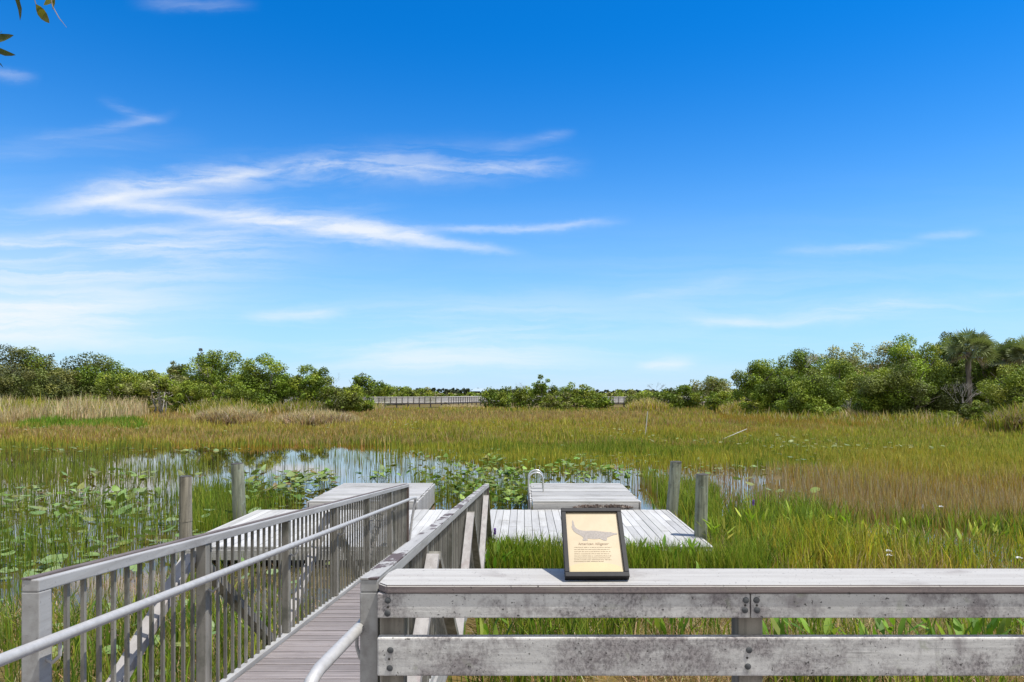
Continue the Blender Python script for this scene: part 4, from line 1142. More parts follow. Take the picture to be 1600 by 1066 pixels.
# right shore
T('broadleaf_tree', 'glossy bright green tree at the left end of the right shore', 'tree', 1190, 74, 564, 88, MIDGREEN + LTGREEN[:2], 0.12, 3, None, 60, RG, 1.1)
T('round_bush', 'orange green bush low under the glossy bright tree', 'bush', 1188, 70, 613, 56, YLGREEN + MIDGREEN[:1], 0.0, 2, None, 61, RG)
T('broadleaf_tree', 'dark feathery treetop right of the glossy bright tree', 'tree', 1250, 74, 548, 86, MIDGREEN + DKGREEN[:2], 0.1, 3, M_palebark, 62, RG, 0.95)
T('broadleaf_tree', 'deep green tree with drooping layers low in the right shore', 'tree', 1268, 64, 586, 84, MIDGREEN + DKGREEN[:1] + LTGREEN[:1], 0.02, 3, None, 63, RG, 1.1)
T('broadleaf_tree', 'grey brown wispy tree high behind the right shore', 'tree', 1312, 78, 541, 82, GREYGRN, 0.1, 3, M_palebark, 64, RG, 0.75)
T('broadleaf_tree', 'second grey brown wispy tree, right of the first', 'tree', 1368, 76, 537, 96, GREYGRN + DKGREEN[:1], 0.1, 3, M_palebark, 65, RG, 0.8)
T('broadleaf_tree', 'smooth light green tree low in front of the wispy grey ones', 'tree', 1335, 63, 580, 92, LTGREEN + MIDGREEN[:1], 0.03, 3, None, 66, RG, 1.1)
T('broadleaf_tree', 'largest right hand tree, leafy and bright on top', 'tree', 1432, 60, 527, 100, LTGREEN + MIDGREEN, 0.06, 4, None, 67, RG, 1.2)
T('broadleaf_tree', 'wide dark leafed tree spreading low beneath the largest right hand tree', 'tree', 1420, 57, 565, 150, MIDGREEN + DKGREEN[:2], 0.02, 4, None, 68, RG, 1.2)
T('broadleaf_tree', 'dark green treetop just left of the fan palm', 'tree', 1484, 66, 522, 72, MIDGREEN + DKGREEN[:2], 0.15, 3, None, 69, RG, 1.1)
T('broadleaf_tree', 'dark tree wall standing behind the fan palm trunk', 'tree', 1512, 66, 566, 110, MIDGREEN + DKGREEN[:2], 0.02, 3, None, 70, RG, 1.1)
T('broadleaf_tree', 'bright feathery green tree in front at the right edge', 'tree', 1598, 46, 572, 116, LTGREEN + YLGREEN[:1], 0.05, 4, None, 71, RG, 1.1)
T('broadleaf_tree', 'dark broad tree just behind and right of the fan palm', 'tree', 1546, 62, 534, 84, MIDGREEN + DKGREEN[:2], 0.1, 3, None, 76, RG, 1.1)
T('broadleaf_tree', 'mid green tree low between the two tallest right hand trees', 'tree', 1386, 58, 572, 96, MIDGREEN + LTGREEN[:2], 0.02, 3, None, 77, RG, 1.1)
T('broadleaf_tree', 'mid green rounded tree under the dark feathery treetop', 'tree', 1225, 68, 578, 80, MIDGREEN + LTGREEN[:1], 0.02, 3, None, 78, RG, 1.1)
T('broadleaf_tree', 'mid green tree filling the space under the two wispy grey trees', 'tree', 1308, 68, 564, 92, MIDGREEN + LTGREEN[:1], 0.02, 3, None, 79, RG, 1.1)
T('round_bush', 'dark rounded bush with a yellow green crown at the foot of the palm', 'bush', 1527, 52, 627, 50, DKGREEN + YLGREEN[:1] + MIDGREEN[:1], 0.0, 3, None, 72, RG, 1.2)
T('low_bush', 'low light bush between two reed clumps of the right shore', 'bush', 1292, 60, 632, 48, LTGREEN + MIDGREEN[:1], 0.0, 2, None, 73, RG)
T('low_bush', 'low olive bush left of the palm foot', 'bush', 1478, 54, 642, 44, YLGREEN + MIDGREEN, 0.0, 2, None, 74, RG)
T('low_bush', 'low green bush under the deep green layered tree', 'bush', 1232, 66, 625, 52, MIDGREEN, 0.0, 2, None, 75, RG)


def fan_palm(px, d, crown_py, rpx, label, seed, trunk=True, base_py=None):
    rng = np.random.default_rng(seed); x = (px - HX) / F * d
    zb = float(ground_z(np.array([x]), np.array([d]))[0]); zc = EYE + (HY - crown_py) / F * d - zb; R = rpx / F * d
    root = thing('fan_palm', label, 'palm tree', (x, d, zb), 'fan palms of the right shore')
    Vs, Fs, Cs, n0 = [], [], [], 0
    for f in range(46):
        az = rng.uniform(0, 6.28); e = math.asin(rng.uniform(-0.45, 0.99))
        dr = np.array([math.cos(az) * math.cos(e), math.sin(az) * math.cos(e), math.sin(e)])
        st = R * rng.uniform(0.35, 0.55); tip0 = np.array([0, 0, zc]) + dr * st
        side = np.cross(dr, [0, 0, 1]); side /= np.linalg.norm(side) + 1e-9; upv = np.cross(side, dr)
        ro = rng.uniform(-1.1, 1.1); side, upv = side * math.cos(ro) + upv * math.sin(ro), upv * math.cos(ro) - side * math.sin(ro)
        L = R * rng.uniform(0.5, 0.75); dead = e < -0.3
        col = np.array((0.30, 0.24, 0.14) if dead else ((0.20, 0.24, 0.10), (0.25, 0.28, 0.15), (0.15, 0.20, 0.07))[rng.integers(3)]) * rng.uniform(0.8, 1.2)
        for k in range(17):                               # pleated fan of narrow segments
            a = (k / 16 - 0.5) * 3.3
            v = dr * math.cos(a) + side * math.sin(a)
            end = tip0 + v * L * (1 - 0.25 * abs(a) / 1.65) + np.array([0, 0, -0.22 * L * rng.uniform(0.3, 1)]) + upv * 0.1 * L * math.cos(3 * a)
            wv_ = (side * math.cos(a) - dr * math.sin(a)) * L * 0.045
            mid = tip0 + v * L * 0.55
            Vs += [tip0, mid - wv_, end, mid + wv_]; Fs.append((n0, n0 + 1, n0 + 2, n0 + 3)); Cs += [col] * 4; n0 += 4
        wv_ = side * 0.025; o = np.array([0, 0, zc - 0.1])
        Vs += [o - wv_, o + wv_, tip0 + wv_, tip0 - wv_]; Fs.append((n0, n0 + 1, n0 + 2, n0 + 3)); Cs += [np.array((0.2, 0.2, 0.09))] * 4; n0 += 4
    link('fronds', np_mesh('fronds', Vs, [np.array(Fs)], np.array(Cs)), M_leaf, root)
    mb = MB(); rr = random.Random(seed)
    zz = np.linspace(-0.1, zc, 14)
    mb.tube([(0.05 * math.sin(z), 0, z) for z in zz], [0.19 + rr.uniform(-0.03, 0.05) for _ in zz], 10)
    for k in range(40):                                   # old frond stubs
        a = rr.uniform(0, 6.28); z = rr.uniform(0.3, zc)
        mb.bar((0.15 * math.cos(a), 0.15 * math.sin(a), z), (0.34 * math.cos(a), 0.34 * math.sin(a), z + 0.22), 0.07, 0.03)
    mb.build('trunk', M_bark, root, True)


fan_palm(1514, 56, 550, 40, 'fan palm with a bare brown trunk rising above the right hand trees', 3)
fan_palm(1572, 60, 562, 34, 'fan palm with its crown half hidden by the bright feathery tree', 5)
fan_palm(1606, 58, 556, 32, 'fan palm cut by the right edge of the photo', 8)


def bare_shrub(px, d, base_py, hpx, wpx, label, seed, mat, n=9):
    rr = random.Random(seed); x = (px - HX) / F * d; H = hpx / F * d; Wd = wpx / F * d
    b = (x, d, EYE - (base_py - HY) / F * d)
    mb = MB()

    def br(p, dirv, L, r, dep):
        e = p + dirv * L; m_ = (p + e) / 2 + Vector((rr.uniform(-1, 1), rr.uniform(-1, 1), rr.uniform(-0.5, 0.5))) * L * 0.1
        mb.tube([p, m_, e], [r, r * 0.8, r * 0.5], 5, cap=False)
        if dep:
            for _ in range(3): br(p + (e - p) * rr.uniform(0.5, 1), (dirv + Vector((rr.uniform(-1, 1), rr.uniform(-1, 1), rr.uniform(-0.4, 0.7))) * 0.75).normalized(), L * 0.62, r * 0.6, dep - 1)
    for k in range(n):
        a = rr.uniform(-1, 1); br(Vector((a * Wd * 0.12, rr.uniform(-1, 1) * 0.2, 0)), Vector((a * Wd / H * 0.8, rr.uniform(-0.3, 0.3), 1)).normalized(), H * 0.5, 0.012, 3)
    o = mb.build('bare_shrub', mat, None); o.location = b; tag(o, label, 'shrub', 'leafless grey shrubs')


bare_shrub(1502, 54.6, 630, 40, 50, 'leafless pale shrub in front of the fan palm trunk', 1, M_palebark)
bare_shrub(1258, 63, 574, 26, 40, 'leafless pale twigs high beside the feathery dark treetop', 2, M_palebark, 6)
bare_shrub(1336, 60.5, 650, 30, 34, 'leafless grey shrub low under the light green right tree', 3, M_palebark, 6)
bare_shrub(516, 92, 610, 32, 18, 'leafless reddish sapling right of the free standing round tree', 4, M_bark, 4)
bare_shrub(810, 105.5, 612, 16, 26, 'leafless twigs on the low tree with a thin dead top', 5, M_bark, 5)
bare_shrub(1025, 101, 612, 18, 36, 'leafless twigs above the dark bush behind the domed reeds', 6, M_bark, 5)


def conifer(px, d, top_py, wpx, label):
    x = (px - HX) / F * d; zt = EYE + (HY - top_py) / F * d; root = thing('slender_conifer', label, 'tree', (x, d, 0.3)); H = zt - 0.3; R = wpx / 2 / F * d
    rng = np.random.default_rng(77); k = 40; z = rng.uniform(0.3, 0.99, k) * H
    rad = R * (1.05 - z / H) + 0.1; a = rng.uniform(0, 6.28, k)
    cen = np.column_stack([np.cos(a) * rad, np.sin(a) * rad, z]); V_, F_, C_ = leaf_cloud(900, cen, np.full(k, 0.28), 0.22, [(0.10, 0.095, 0.065), (0.13, 0.12, 0.085)], rng)
    link('crown', np_mesh('crown', V_, F_, C_), M_leaf, root)
    MB().tube([(0, 0, -0.2), (0, 0, H * 0.6), (0.1, 0, H)], [0.16, 0.1, 0.02], 7).build('trunk', M_bark, root, True)


conifer(313, 98, 544, 22, 'slender brownish conifer spire beside the tallest left tree')

# far woods: one mass nobody could count
rng = np.random.default_rng(5)
Vm = Mass()


def woods(px0, px1, d, tops, cols, n, size, zb=0.0):
    pxs = rng.uniform(px0, px1, n // 26); ztop = np.interp(pxs, [t[0] for t in tops], [t[1] for t in tops])
    dd = d * rng.uniform(0.97, 1.06, len(pxs)); zt = EYE + (HY - ztop) / F * dd * rng.uniform(0.86, 1.02, len(pxs)) + rng.normal(0, 0.15, len(pxs))
    rad = np.maximum(0.8, zt * rng.uniform(0.08, 0.15, len(pxs)))
    zz = zb + (zt - rad * 0.8 - zb) * rng.uniform(0.0, 1, len(pxs)) ** 0.55
    cen = np.column_stack([(pxs - HX) / F * dd, dd, zz])
    Vm.add(*leaf_cloud(n, cen, rad, size, cols, rng, flat_=0.8))


FARG = [(0.045, 0.062, 0.032), (0.055, 0.072, 0.036), (0.06, 0.075, 0.04)]
woods(380, 1250, 420, [(380, 604), (640, 606), (760, 608), (900, 609), (1250, 607)], FARG, 26000, 1.5)
woods(560, 1240, 190, [(560, 608), (700, 612), (780, 613), (960, 612), (1060, 610), (1240, 606)], LTGREEN + GREYGRN[:2] + MIDGREEN[:1], 16000, 0.75)
woods(-140, 520, 118, [(-140, 575), (60, 576), (160, 580), (330, 582), (420, 580), (480, 596), (520, 606)], DKGREEN + MIDGREEN, 26000, 0.42)
woods(1165, 1760, 84, [(1165, 590), (1220, 575), (1300, 560), (1420, 556), (1600, 550), (1760, 548)], DKGREEN + MIDGREEN, 30000, 0.32)
tag(link('distant_woods', Vm.mesh('distant_woods'), M_leaf), 'low dark band of woods behind everything', 'woods', kind='stuff')

# ------------------------------------------------------------------ far boardwalk and pavilion
path = [(430, 112), (575, 112), (690, 118), (765, 138), (860, 138), (950, 118), (1090, 122), (1200, 124)]
pw = [Vector(((px - HX) / F * d, d, 0)) for px, d in path]
bw = thing('boardwalk', 'long grey boardwalk with barred railings on dark piles across the far marsh', 'boardwalk', (pw[2].x, pw[2].y, 0)); ob = (pw[2].x, pw[2].y, 0)
deckm, railm = MB(), MB()
DZ = 0.93
for a, b in zip(pw[:-1], pw[1:]):
    t = (b - a).normalized(); nrm = Vector((-t.y, t.x, 0)); L = (b - a).length
    deckm.bar(a + Vector((0, 0, DZ - 0.11)), b + Vector((0, 0, DZ - 0.11)), 2.2, 0.2)
    for sd_ in (-1, 1):
        o_ = nrm * sd_ * 1.05
        railm.bar(a + o_ + Vector((0, 0, DZ + 1.02)), b + o_ + Vector((0, 0, DZ + 1.02)), 0.16, 0.06)
        railm.bar(a + o_ + Vector((0, 0, DZ + 0.12)), b + o_ + Vector((0, 0, DZ + 0.12)), 0.05, 0.1)
        s_ = 0.1
        while s_ < L:
            p = a + t * s_ + o_
            railm.box((p.x - 0.04, p.y - 0.02, DZ + 0.06), (p.x + 0.04, p.y + 0.02, DZ + 1.0)); s_ += 0.16
deckm.build('deck', M_bdark, bw, off=ob); railm.build('railing', M_bwhite, bw, off=ob)
for a, b in zip(pw[:-1], pw[1:]):
    t = (b - a).normalized(); nrm = Vector((-t.y, t.x, 0)); L = (b - a).length; vis = (b.x < 0 and a.x > -26) or (15 < b.x)
    k = int(L / 0.95)
    for i in range(k):
        p = a + t * (i + 0.5) * L / k - nrm * 1.13
        if vis and i % 1 == 0: MB().box((p.x - 0.05, p.y - 0.05, DZ - 0.2), (p.x + 0.05, p.y + 0.05, DZ + 1.0)).build('post', M_bdark, bw, off=ob)
        if i % 2 == 0: MB().box((p.x - 0.1, p.y + 0.1, -0.2), (p.x + 0.1, p.y + 0.3, DZ - 0.215)).build('pile', M_bdark, bw, off=ob)

pv = at(750, 611, 210); pb = (pv.x, 210, 0.3)
pav = thing('pavilion', 'far pavilion with a shallow pale metal roof beyond the boardwalk', 'pavilion', pb)
zr = EYE + (HY - 611.5) / F * 210 - 0.3; zp = EYE + (HY - 607) / F * 210 - 0.3
mb = MB(); mb.add([(-3.2, -2.4, zr), (3.2, -2.4, zr), (3.2, 2.4, zr), (-3.2, 2.4, zr), (-1.4, 0, zp), (1.4, 0, zp)], [(0, 1, 5, 4), (2, 3, 4, 5), (1, 2, 5), (3, 0, 4), (3, 2, 1, 0)])
mb.build('roof', M_roof, pav)
for x_ in (-2.8, 2.8):
    for y_ in (-2.0, 2.0): MB().box((x_ - 0.1, y_ - 0.1, -0.3), (x_ + 0.1, y_ + 0.1, zr)).build('post', M_bdark, pav)

# white stakes in the marsh
def stake(px0, py0, px1, py1, d, r, label, foot=None):
    a, b = at(px0, py0, d), at(px1, py1, d); mb = MB()
    mb.tube([a - a, (b - a) * 0.5, b - a], r, 8)
    o = mb.build('marker_stake', M_white, None, True); o.location = a; tag(o, label, 'stake', 'white stakes in the marsh')


stake(1007.8, 686, 1012, 643, 40, 0.026, 'upright white stake in the middle of the sedge')
stake(1128, 687, 1167, 670.5, 36, 0.02, 'white stake fallen almost flat in the green sedge')


# ------------------------------------------------------------------ lily pads and broad leaved water plants
def pad_mesh(R, rng, name='lily_pad', wave=0.06):
    n = 18; a = np.linspace(0.16, 2 * np.pi - 0.16, n)
    r = R * (1 + 0.05 * np.sin(3 * a + rng.uniform(0, 6)) + 0.03 * np.sin(7 * a))
    ph = rng.uniform(0, 6)
    ring = np.column_stack([np.cos(a) * r, np.sin(a) * r * 0.92, R * wave * np.sin(2 * a + ph) + R * 0.04])
    inner = np.column_stack([np.cos(a) * r * 0.5, np.sin(a) * r * 0.46, R * wave * 0.4 * np.sin(2 * a + ph)])
    V_ = np.concatenate([[[R * 0.08, 0, 0]], inner, ring]); i = np.arange(n - 1)
    return V_, np.stack([1 + i, 1 + n + i, 2 + n + i, 2 + i], 1), np.stack([np.zeros(n - 1, int), 1 + i, 2 + i], 1)


PADC = [(0.188, 0.268, 0.09), (0.216, 0.293, 0.115), (0.152, 0.234, 0.061), (0.248, 0.315, 0.137), (0.208, 0.238, 0.065), (0.2, 0.19, 0.05), (0.17, 0.12, 0.04)]
prng = np.random.default_rng(21)


def rotm(rx, ry, rz): return np.array(Matrix.Rotation(rz, 3, 'Z') @ Matrix.Rotation(rx, 3, 'X') @ Matrix.Rotation(ry, 3, 'Y'))


pad_protos = []
for i in range(6):
    V_, Q_, T_ = pad_mesh(1.0, prng)
    c_ = np.clip(np.repeat([PADC[i % 5]], len(V_), 0) * (1 + 0.08 * prng.normal(0, 1, (len(V_), 1))), 0, 1)
    me = np_mesh('lily_pad', V_, [Q_, T_], c_, True); me.materials.append(M_pad); pad_protos.append(me)


def pad_thing(x, y, z, R, tilt, rz, label, group='lily pads on the pool', k=0):
    o = bpy.data.objects.new('lily_pad', pad_protos[k % 6]); C.objects.link(o)
    o.location = (x, y, z); o.scale = (R, R, R); o.rotation_euler = (tilt[0], tilt[1], rz)
    tag(o, label, 'lily pad', group)


p1 = at(52, 893, 9.6); pad_thing(p1.x, 9.6, 0.16, 0.14, (0.5, 0.1), 1.4, 'big folded lily pad right behind the left gangway railing, the left one of a pair', k=0)
p1 = at(79, 886, 9.7); pad_thing(p1.x, 9.7, 0.18, 0.15, (0.4, -0.2), 0.4, 'big lily pad right behind the left gangway railing, the right one of a pair', k=3)
p1 = at(78, 861, 10.6); pad_thing(p1.x, 10.6, 0.16, 0.13, (0.35, -0.1), 0.2, 'large pale lily pad above the folded pair behind the railing', k=1)
lab_l = 'pale green lily pad among the rushes left of the dock'
sc = scatter([(-40, 775), (240, 765), (480, 765), (470, 795), (360, 830), (230, 880), (110, 905), (-40, 935)], 190, prng, patchy(0.9, 3, 0.15), 0.0)
for i, (x, y, z) in enumerate(sc):
    up_ = prng.uniform(0, 1) < 0.4
    pad_thing(x, y, (prng.uniform(0.1, 0.32) if up_ else prng.uniform(0.015, 0.05)), prng.uniform(0.08, 0.15), ((prng.normal(0, 0.28), prng.normal(0, 0.28)) if up_ else (prng.normal(0, 0.07), prng.normal(0, 0.07))), prng.uniform(0, 6.28), lab_l, k=i)
sc = scatter([(-20, 935), (300, 860), (560, 858), (560, 900), (330, 1100), (-20, 1180)], 44, prng, None, 0.0)
for i, (x, y, z) in enumerate(sc):
    pad_thing(x, y, max(z, 0) + prng.uniform(0.08, 0.28), prng.uniform(0.05, 0.10), (prng.normal(0, 0.28), prng.normal(0, 0.28)), prng.uniform(0, 6.28), 'green lily pad seen through the bars of the left gangway railing', k=i)
S = Mass()


def pad_mass(poly, n, R, z, tilt, cols, wt=None, far=0.2):
    for x, y, zg in scatter(poly, n, prng, wt, far):
        V_, Q_, T_ = pad_mesh(prng.uniform(*R), prng)
        V_ = V_ @ rotm(prng.normal(0, tilt), prng.normal(0, tilt), prng.uniform(0, 6.28)).T + np.array([x, y, max(zg, 0) + prng.uniform(*z)])
        S.add(V_, [Q_, T_], np.repeat(jit(cols, 1, 0.12, prng), len(V_), 0))


YPAD = [(0.259, 0.281, 0.105), (0.302, 0.318, 0.14), (0.216, 0.252, 0.077)]
pad_mass([(-40, 700), (300, 700), (400, 702), (300, 708), (-40, 706)], 100, (0.07, 0.14), (0.02, 0.08), 0.15, PADC)
pad_mass([(560, 712), (760, 700), (1300, 700), (1330, 740), (1000, 742), (760, 735), (640, 725)], 300, (0.06, 0.11), (0.02, 0.15), 0.16, PADC + YPAD[2:], patchy(0.5, 13, 0.15))
pad_mass([(-40, 672), (220, 677), (560, 668), (760, 666), (960, 672), (1320, 690), (1480, 712), (1200, 712), (700, 678), (300, 682), (-40, 684)], 420, (0.07, 0.12), (0.25, 0.42), 0.2, YPAD, patchy(0.3, 15, 0.05))
pad_mass([(1040, 750), (1330, 760), (1300, 800), (1120, 790)], 18, (0.08, 0.14), (0.1, 0.45), 0.3, PADC)
pad_mass([(1200, 700), (1330, 700), (1330, 728), (1200, 728)], 26, (0.08, 0.13), (0.2, 0.36), 0.18, PADC)
tag(link('far_lily_pads', S.mesh('far_lily_pads', True), M_pad), 'scattered small lily pads across the middle of the marsh', 'lily pads', kind='stuff')


def leaf_poly(L, Wd, kind):
    """outline half widths along the length"""
    if kind == 'heart': t = [0, .12, .3, .55, .8, 1]; w = [.75, 1.0, .95, .72, .36, 0]
    else: t = [0, .15, .35, .6, .85, 1]; w = [.25, .8, 1.0, .82, .38, 0]
    return [(L * a, Wd / 2 * b) for a, b in zip(t, w)]


def leafy_plant(name, label, cat, loc, nl, hh, L, Wd, kind, cols, spread, group, rng, upright=0.6, flower=None, mat=None):
    S = Mass(); st = Mass()
    for i in range(nl):
        az = rng.uniform(0, 6.28); r0 = rng.uniform(0, spread * 0.4)
        base = np.array([math.cos(az) * r0, math.sin(az) * r0, -0.1]); h = rng.uniform(*hh)
        top = base + np.array([math.cos(az) * spread * rng.uniform(0.2, 0.9), math.sin(az) * spread * rng.uniform(0.2, 0.9), h + 0.1])
        yaw = az + rng.normal(0, 0.7); el = rng.normal(upright, 0.35)
        dr = np.array([math.cos(yaw) * math.cos(el), math.sin(yaw) * math.cos(el), math.sin(el)])
        sd_ = np.array([-math.sin(yaw), math.cos(yaw), 0]); nr = np.cross(sd_, dr) * -1
        l = rng.uniform(*L); w = rng.uniform(*Wd); c_ = jit(cols, 1, 0.15, rng)[0]
        rows = []
        for k_, (a, b) in enumerate(leaf_poly(l, w, kind)):
            p = top + dr * a + nr * (-0.25 * l * (a / l) ** 2 * rng.uniform(0.3, 1.0))
            rows.append((p - sd_ * b + nr * 0.18 * b, p, p + sd_ * b + nr * 0.18 * b))
        Vv = np.array(rows).reshape(-1, 3); q = []
        for k_ in range(len(rows) - 1):
            a = 3 * k_; q += [(a, a + 1, a + 4, a + 3), (a + 1, a + 2, a + 5, a + 4)]
        S.add(Vv, [np.array(q)], np.repeat([c_], len(Vv), 0))
        wv_ = sd_ * 0.006
        sv = np.array([base - wv_, base + wv_, (base + top) / 2 + wv_ * 0.9, (base + top) / 2 - wv_ * 0.9, top + wv_ * 0.6, top - wv_ * 0.6])
        st.add(sv, [np.array([(0, 1, 2, 3), (3, 2, 4, 5)])], np.repeat([c_ * 0.85], 6, 0))
    root = thing(name, label, cat, loc, group)
    link('leaves', S.mesh('leaves', True), mat or M_pad, root); link('stems', st.mesh('stems'), M_grass, root)
    if flower:
        for _ in range(flower):
            az = rng.uniform(0, 6.28); p = np.array([math.cos(az) * spread * 0.3, math.sin(az) * spread * 0.3, 0]); h = hh[1] + L[1] * 0.75
            mb = MB(); mb.tube([p, p + np.array([0, 0, h])], [0.006, 0.005], 6, (0.14, 0.22, 0.04))
            for k_ in range(40):
                a = rng.uniform(0, 6.28); z = h - 0.02 + rng.uniform(0, 0.09)
                mb.bar(p + np.array([0, 0, z]), p + np.array([math.cos(a) * 0.018, math.sin(a) * 0.018, z + 0.01]), 0.012, 0.012, tint=(0.22, 0.12, 0.42))
            mb.build('flower_spike', M_grass, root)
    return root


SPAT = [(0.147, 0.231, 0.03), (0.184, 0.272, 0.043), (0.11, 0.185, 0.024), (0.23, 0.308, 0.065), (0.193, 0.195, 0.034)]
PICK = [(0.127, 0.238, 0.023), (0.173, 0.292, 0.031), (0.098, 0.189, 0.021), (0.23, 0.324, 0.051)]
r2 = np.random.default_rng(31)
for x, y, z in scatter([(672, 748), (826, 748), (828, 796), (650, 796)], 26, r2, None, 0.0):
    leafy_plant('pond_plant', 'broad leaved pond plant growing in the channel between the two floats', 'water plant', (x, y, 0), 14, (0.06, 0.40), (0.14, 0.24), (0.11, 0.19), 'heart', SPAT + DKG, 0.35, 'broad leaved pond plants', r2, 0.35)
for x, y, z in scatter([(385, 758), (500, 754), (545, 752), (460, 792), (380, 796)], 20, r2, None, 0.0):
    leafy_plant('pond_plant', 'broad leaved pond plant beside the left float and the streaky piling', 'water plant', (x, y, 0), 13, (0.12, 0.42), (0.16, 0.27), (0.14, 0.24), 'heart', PADC + SPAT[:2], 0.38, 'broad leaved pond plants', r2, 0.35)
for x, y, z in scatter([(560, 746), (680, 744), (1010, 744), (1010, 756), (560, 756)], 26, r2, None, 0.0):
    leafy_plant('pond_plant', 'broad leaved pond plant behind the far edges of the floats', 'water plant', (x, y, 0), 9, (0.1, 0.4), (0.16, 0.25), (0.14, 0.2), 'heart', SPAT, 0.3, 'broad leaved pond plants', r2, 0.3)
for x, y, z in scatter([(640, 722), (900, 720), (1000, 735), (760, 742)], 22, r2, None, 0.0):
    leafy_plant('pond_plant', 'small broad leaved pond plant out in the open pool', 'water plant', (x, y, 0), 6, (0.1, 0.35), (0.16, 0.25), (0.14, 0.2), 'heart', SPAT + PADC[:2], 0.35, 'broad leaved pond plants', r2, 0.3)
for x, y, z in scatter([(0, 755), (300, 748), (380, 770), (250, 800), (0, 830)], 24, r2, None, 0.0):
    leafy_plant('pond_plant', 'broad leaved pond plant in the rushes near the left pilings', 'water plant', (x, y, 0), 7, (0.1, 0.38), (0.16, 0.26), (0.14, 0.22), 'heart', PADC + SPAT[:2], 0.4, 'broad leaved pond plants', r2, 0.3)
# pickerelweed by the dock front and under the railing
for i, (x, y) in enumerate(((-0.2, 10.3), (0.02, 10.4), (-0.28, 9.8), (0.2, 10.2), (0.55, 10.4), (1.5, 10.3), (1.9, 10.35), (2.3, 10.2), (2.7, 10.3))):
    leafy_plant('pickerelweed', 'spear leaved green plant crowding the front edge of the dock' if i else 'spear leaved plant with a purple flower spike in front of the dock', 'plant', (x, y, max(0, float(ground_z(np.array([x]), np.array([y]))[0]))), 16, (0.2, 0.42), (0.16, 0.26), (0.035, 0.06), 'lance', PICK, 0.22, 'spear leaved plants', r2, 1.15, 1 if i == 0 else None, M_grass)
for i, (x, y) in enumerate(((-0.42, 5.6), (-0.30, 5.9), (0.15, 6.6), (2.35, 5.85), (2.6, 6.1), (2.85, 5.9), (3.3, 6.0), (3.55, 6.3), (3.85, 6.0), (1.55, 6.6), (4.2, 6.2), (4.5, 6.4), (2.1, 7.4), (4.9, 6.3), (0.9, 7.2), (3.0, 7.0))):
    leafy_plant('pickerelweed', 'broad spear leaved plant seen between the boards of the front railing', 'plant', (x, y, max(0, float(ground_z(np.array([x]), np.array([y]))[0]))), 14, (0.15, 0.45), (0.16, 0.28), (0.035, 0.07), 'lance', PICK, 0.24, 'spear leaved plants', r2, 1.1, None, M_grass)
for i, (px, py) in enumerate(((1300, 850), (1250, 845), (1180, 850), (1340, 862), (1120, 870), (1500, 870), (1420, 872), (1545, 865))):
    d = ground_depth(py); leafy_plant('pickerelweed', 'spear leaved plant in the grass right of the dock', 'plant', ((px - HX) / F * d, d, 0), 14, (0.25, 0.5), (0.2, 0.3), (0.035, 0.06), 'lance', LUSH, 0.25, 'spear leaved plants', r2, 1.15, 1 if i in (2,) else None, M_grass)
for i, (px, py) in enumerate(((30, 1000), (120, 1010), (210, 985), (420, 1020), (330, 1000), (90, 1090), (250, 1080))):
    d = ground_depth(py); leafy_plant('pickerelweed', 'spear leaved plant growing below the left gangway railing', 'plant', ((px - HX) / F * d, d, 0), 11, (0.15, 0.35), (0.14, 0.22), (0.022, 0.04), 'lance', PICK + GREEN[:2], 0.26, 'spear leaved plants', r2, 1.0, None, M_grass)

# white flowers
M_petal = plain('white_petals', (0.75, 0.75, 0.72), 0.6, var=0.05)
for i, (px, py, d, lab) in enumerate(((1389, 868, 10.5, 'small white flower head low in the grass, second of the pair above the railing'), (1388, 861, 10.6, 'small white flower head high in the grass, first of the pair above the railing'),
                                 (1470, 792, 14.0, 'small white flower alone in the brown rushes'), (1592, 872, 10.3, 'small white flower near the right edge above the railing'), (9, 966, 8.0, 'small white flower left of the gangway end post'))):
    p = at(px, py, d); root = thing('white_flower', lab, 'flower', (p.x, p.y, 0), 'small white flowers')
    mb = MB()
    for k in range(9):
        a = k * 0.7; rr_ = 0.012 + 0.02 * (k % 3) / 2
        mb.bar(Vector((math.cos(a) * 0.006, math.sin(a) * 0.006, p.z)), Vector((math.cos(a) * rr_ * 1.6, math.sin(a) * rr_ * 1.6, p.z + 0.02 - 0.008 * (k % 3))), 0.022, 0.004)
    mb.build('petals', M_petal, root)
    MB().tube([(0.02, 0, -0.1), (0.01, 0, p.z * 0.5), (0, 0, p.z)], 0.004, 5, (0.14, 0.2, 0.04)).build('stem', M_grass, root)

# ------------------------------------------------------------------ oak branch hanging in at the top left
ob_ = Vector((-4.6, 1.3, 1.0))
oak = thing('overhanging_oak', 'oak whose leaf tips hang into the top left corner of the sky', 'tree', ob_)
mb = MB()
mb.tube([(0, 0, -1.4), (0.05, 0.05, 0.4), (0.15, 0.1, 1.8), (0.3, 0.15, 3.0)], [0.24, 0.19, 0.16, 0.11], 12)
mb.tube([(0.25, 0.14, 2.7), (1.0, 0.4, 3.15), (2.0, 0.7, 3.25), (2.9, 0.9, 3.12)], [0.09, 0.06, 0.03, 0.008], 8)
mb.tube([(1.3, 0.5, 3.18), (2.1, 0.85, 3.0), (2.72, 0.9, 2.86)], [0.03, 0.015, 0.005], 6)
mb.tube([(0.2, 0.1, 2.4), (-0.6, -0.4, 3.4), (-1.0, -0.8, 4.0)], [0.08, 0.05, 0.02], 7)
mb.build('trunk', M_bark, oak, True)
lv = Mass()


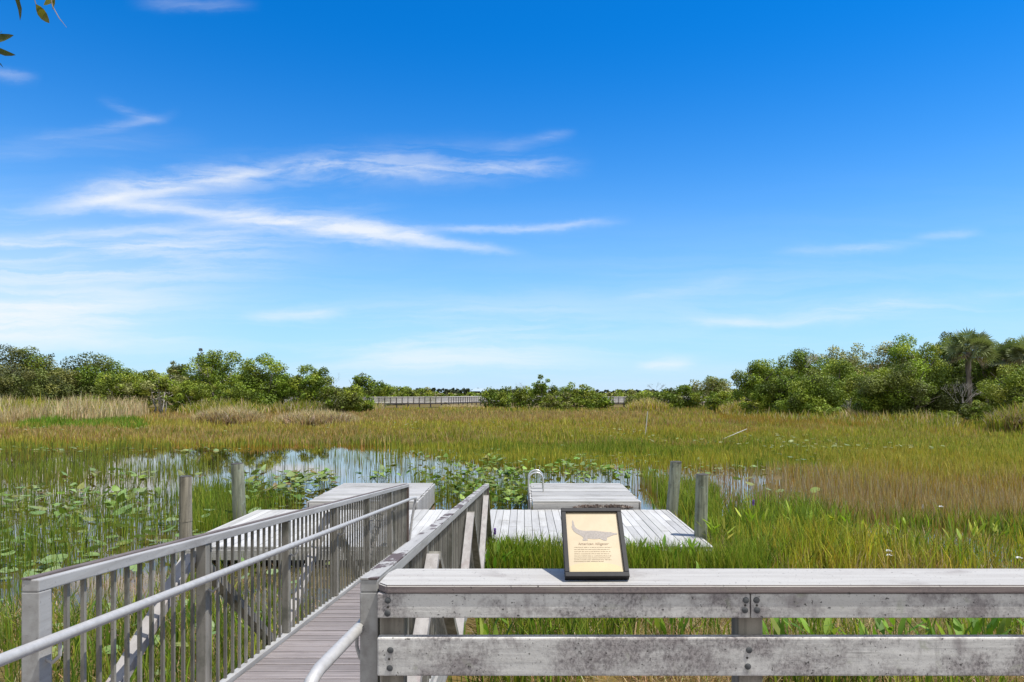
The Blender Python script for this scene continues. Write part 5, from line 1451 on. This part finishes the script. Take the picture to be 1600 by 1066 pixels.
def oak_leaf(px0, py0, px1, py1, wpx, d, col, bend=0.0):
    a, b = at(px0, py0, d), at(px1, py1, d + 0.02)
    a, b = a - ob_, b - ob_; t = (b - a); L = t.length; t.normalize()
    s_ = t.cross(Vector((0.25, 1, 0.15))).normalized(); nn = s_.cross(t)
    w = wpx / F * d / 2; V_ = []
    for k, ww in zip((0, .15, .35, .6, .85, 1), (.12, .65, 1, .95, .5, 0.05)):
        p = a + t * L * k + s_ * bend * L * math.sin(math.pi * k) + nn * 0.08 * L * math.sin(math.pi * k)
        V_ += [p - s_ * w * ww, p + nn * w * 0.25 * ww, p + s_ * w * ww]
    q = []
    for k in range(5): q += [(3 * k, 3 * k + 1, 3 * k + 4, 3 * k + 3), (3 * k + 1, 3 * k + 2, 3 * k + 5, 3 * k + 4)]
    lv.add(np.array(V_), [np.array(q)], np.repeat([col], len(V_), 0))


OA, OB = np.array((0.07, 0.085, 0.02)), np.array((0.17, 0.16, 0.02))
oak_leaf(19, -14, 31, 32, 8, 2.2, OA, 0.06); oak_leaf(30, -10, 27, 6, 4, 2.25, OA * 0.7)
oak_leaf(56, 7, 77, 36, 15, 2.2, OB, -0.08); oak_leaf(84, -12, 68, 8, 12, 2.2, OB * 1.6); oak_leaf(82, -12, 82, 15, 6, 2.2, OB)
oak_leaf(-22, 66, 21, 55, 13, 2.2, OA * 1.2, 0.08); oak_leaf(-18, 70, 24, 86, 9, 2.2, OA, -0.08); oak_leaf(-4, 52, 3, 48, 4, 2.2, OA)
oak_leaf(-8, 92, 5, 106, 2, 2.2, OA * 0.5)
rl_ = random.Random(8)
for k in range(90):                                     # the rest of the spray, just out of the picture
    px, py = rl_.uniform(-420, -30), rl_.uniform(-140, 60)
    if py > -20 and px > -60: continue
    a = rl_.uniform(0, 6.28); oak_leaf(px, py, px + 34 * math.cos(a), py + 34 * math.sin(a), 13, rl_.uniform(1.9, 2.6), OA * rl_.uniform(0.8, 1.6))
for k in range(60):
    px, py = rl_.uniform(-100, 180), rl_.uniform(-150, -32)
    a = rl_.uniform(0.6, 2.6); oak_leaf(px, py - 20, px + 30 * math.cos(a), py - 20 + 26 * math.sin(a) * 0.6, 12, rl_.uniform(2.0, 2.5), OA * rl_.uniform(0.8, 1.6))
link('leaves', lv.mesh('leaves', True), M_ovleaf, oak)
mb = MB()
def tw(pts, r, tint): mb.tube([at(x, y, 2.2) - ob_ for x, y in pts], r, 6, tint)
tw([(70, -40), (82, 10), (92, 28), (104, 43)], [0.002, 0.0016, 0.0014, 0.0004], (1.6, 1.5, 1.4))
tw([(-60, 20), (-20, 66), (-6, 70)], [0.003, 0.002, 0.0014], (1, 1, 1)); tw([(10, -60), (20, -14)], 0.0015, (1, 1, 1)); tw([(40, -50), (56, 7)], 0.0013, (1, 1, 1))
mb.build('twigs', M_bark, oak, True)
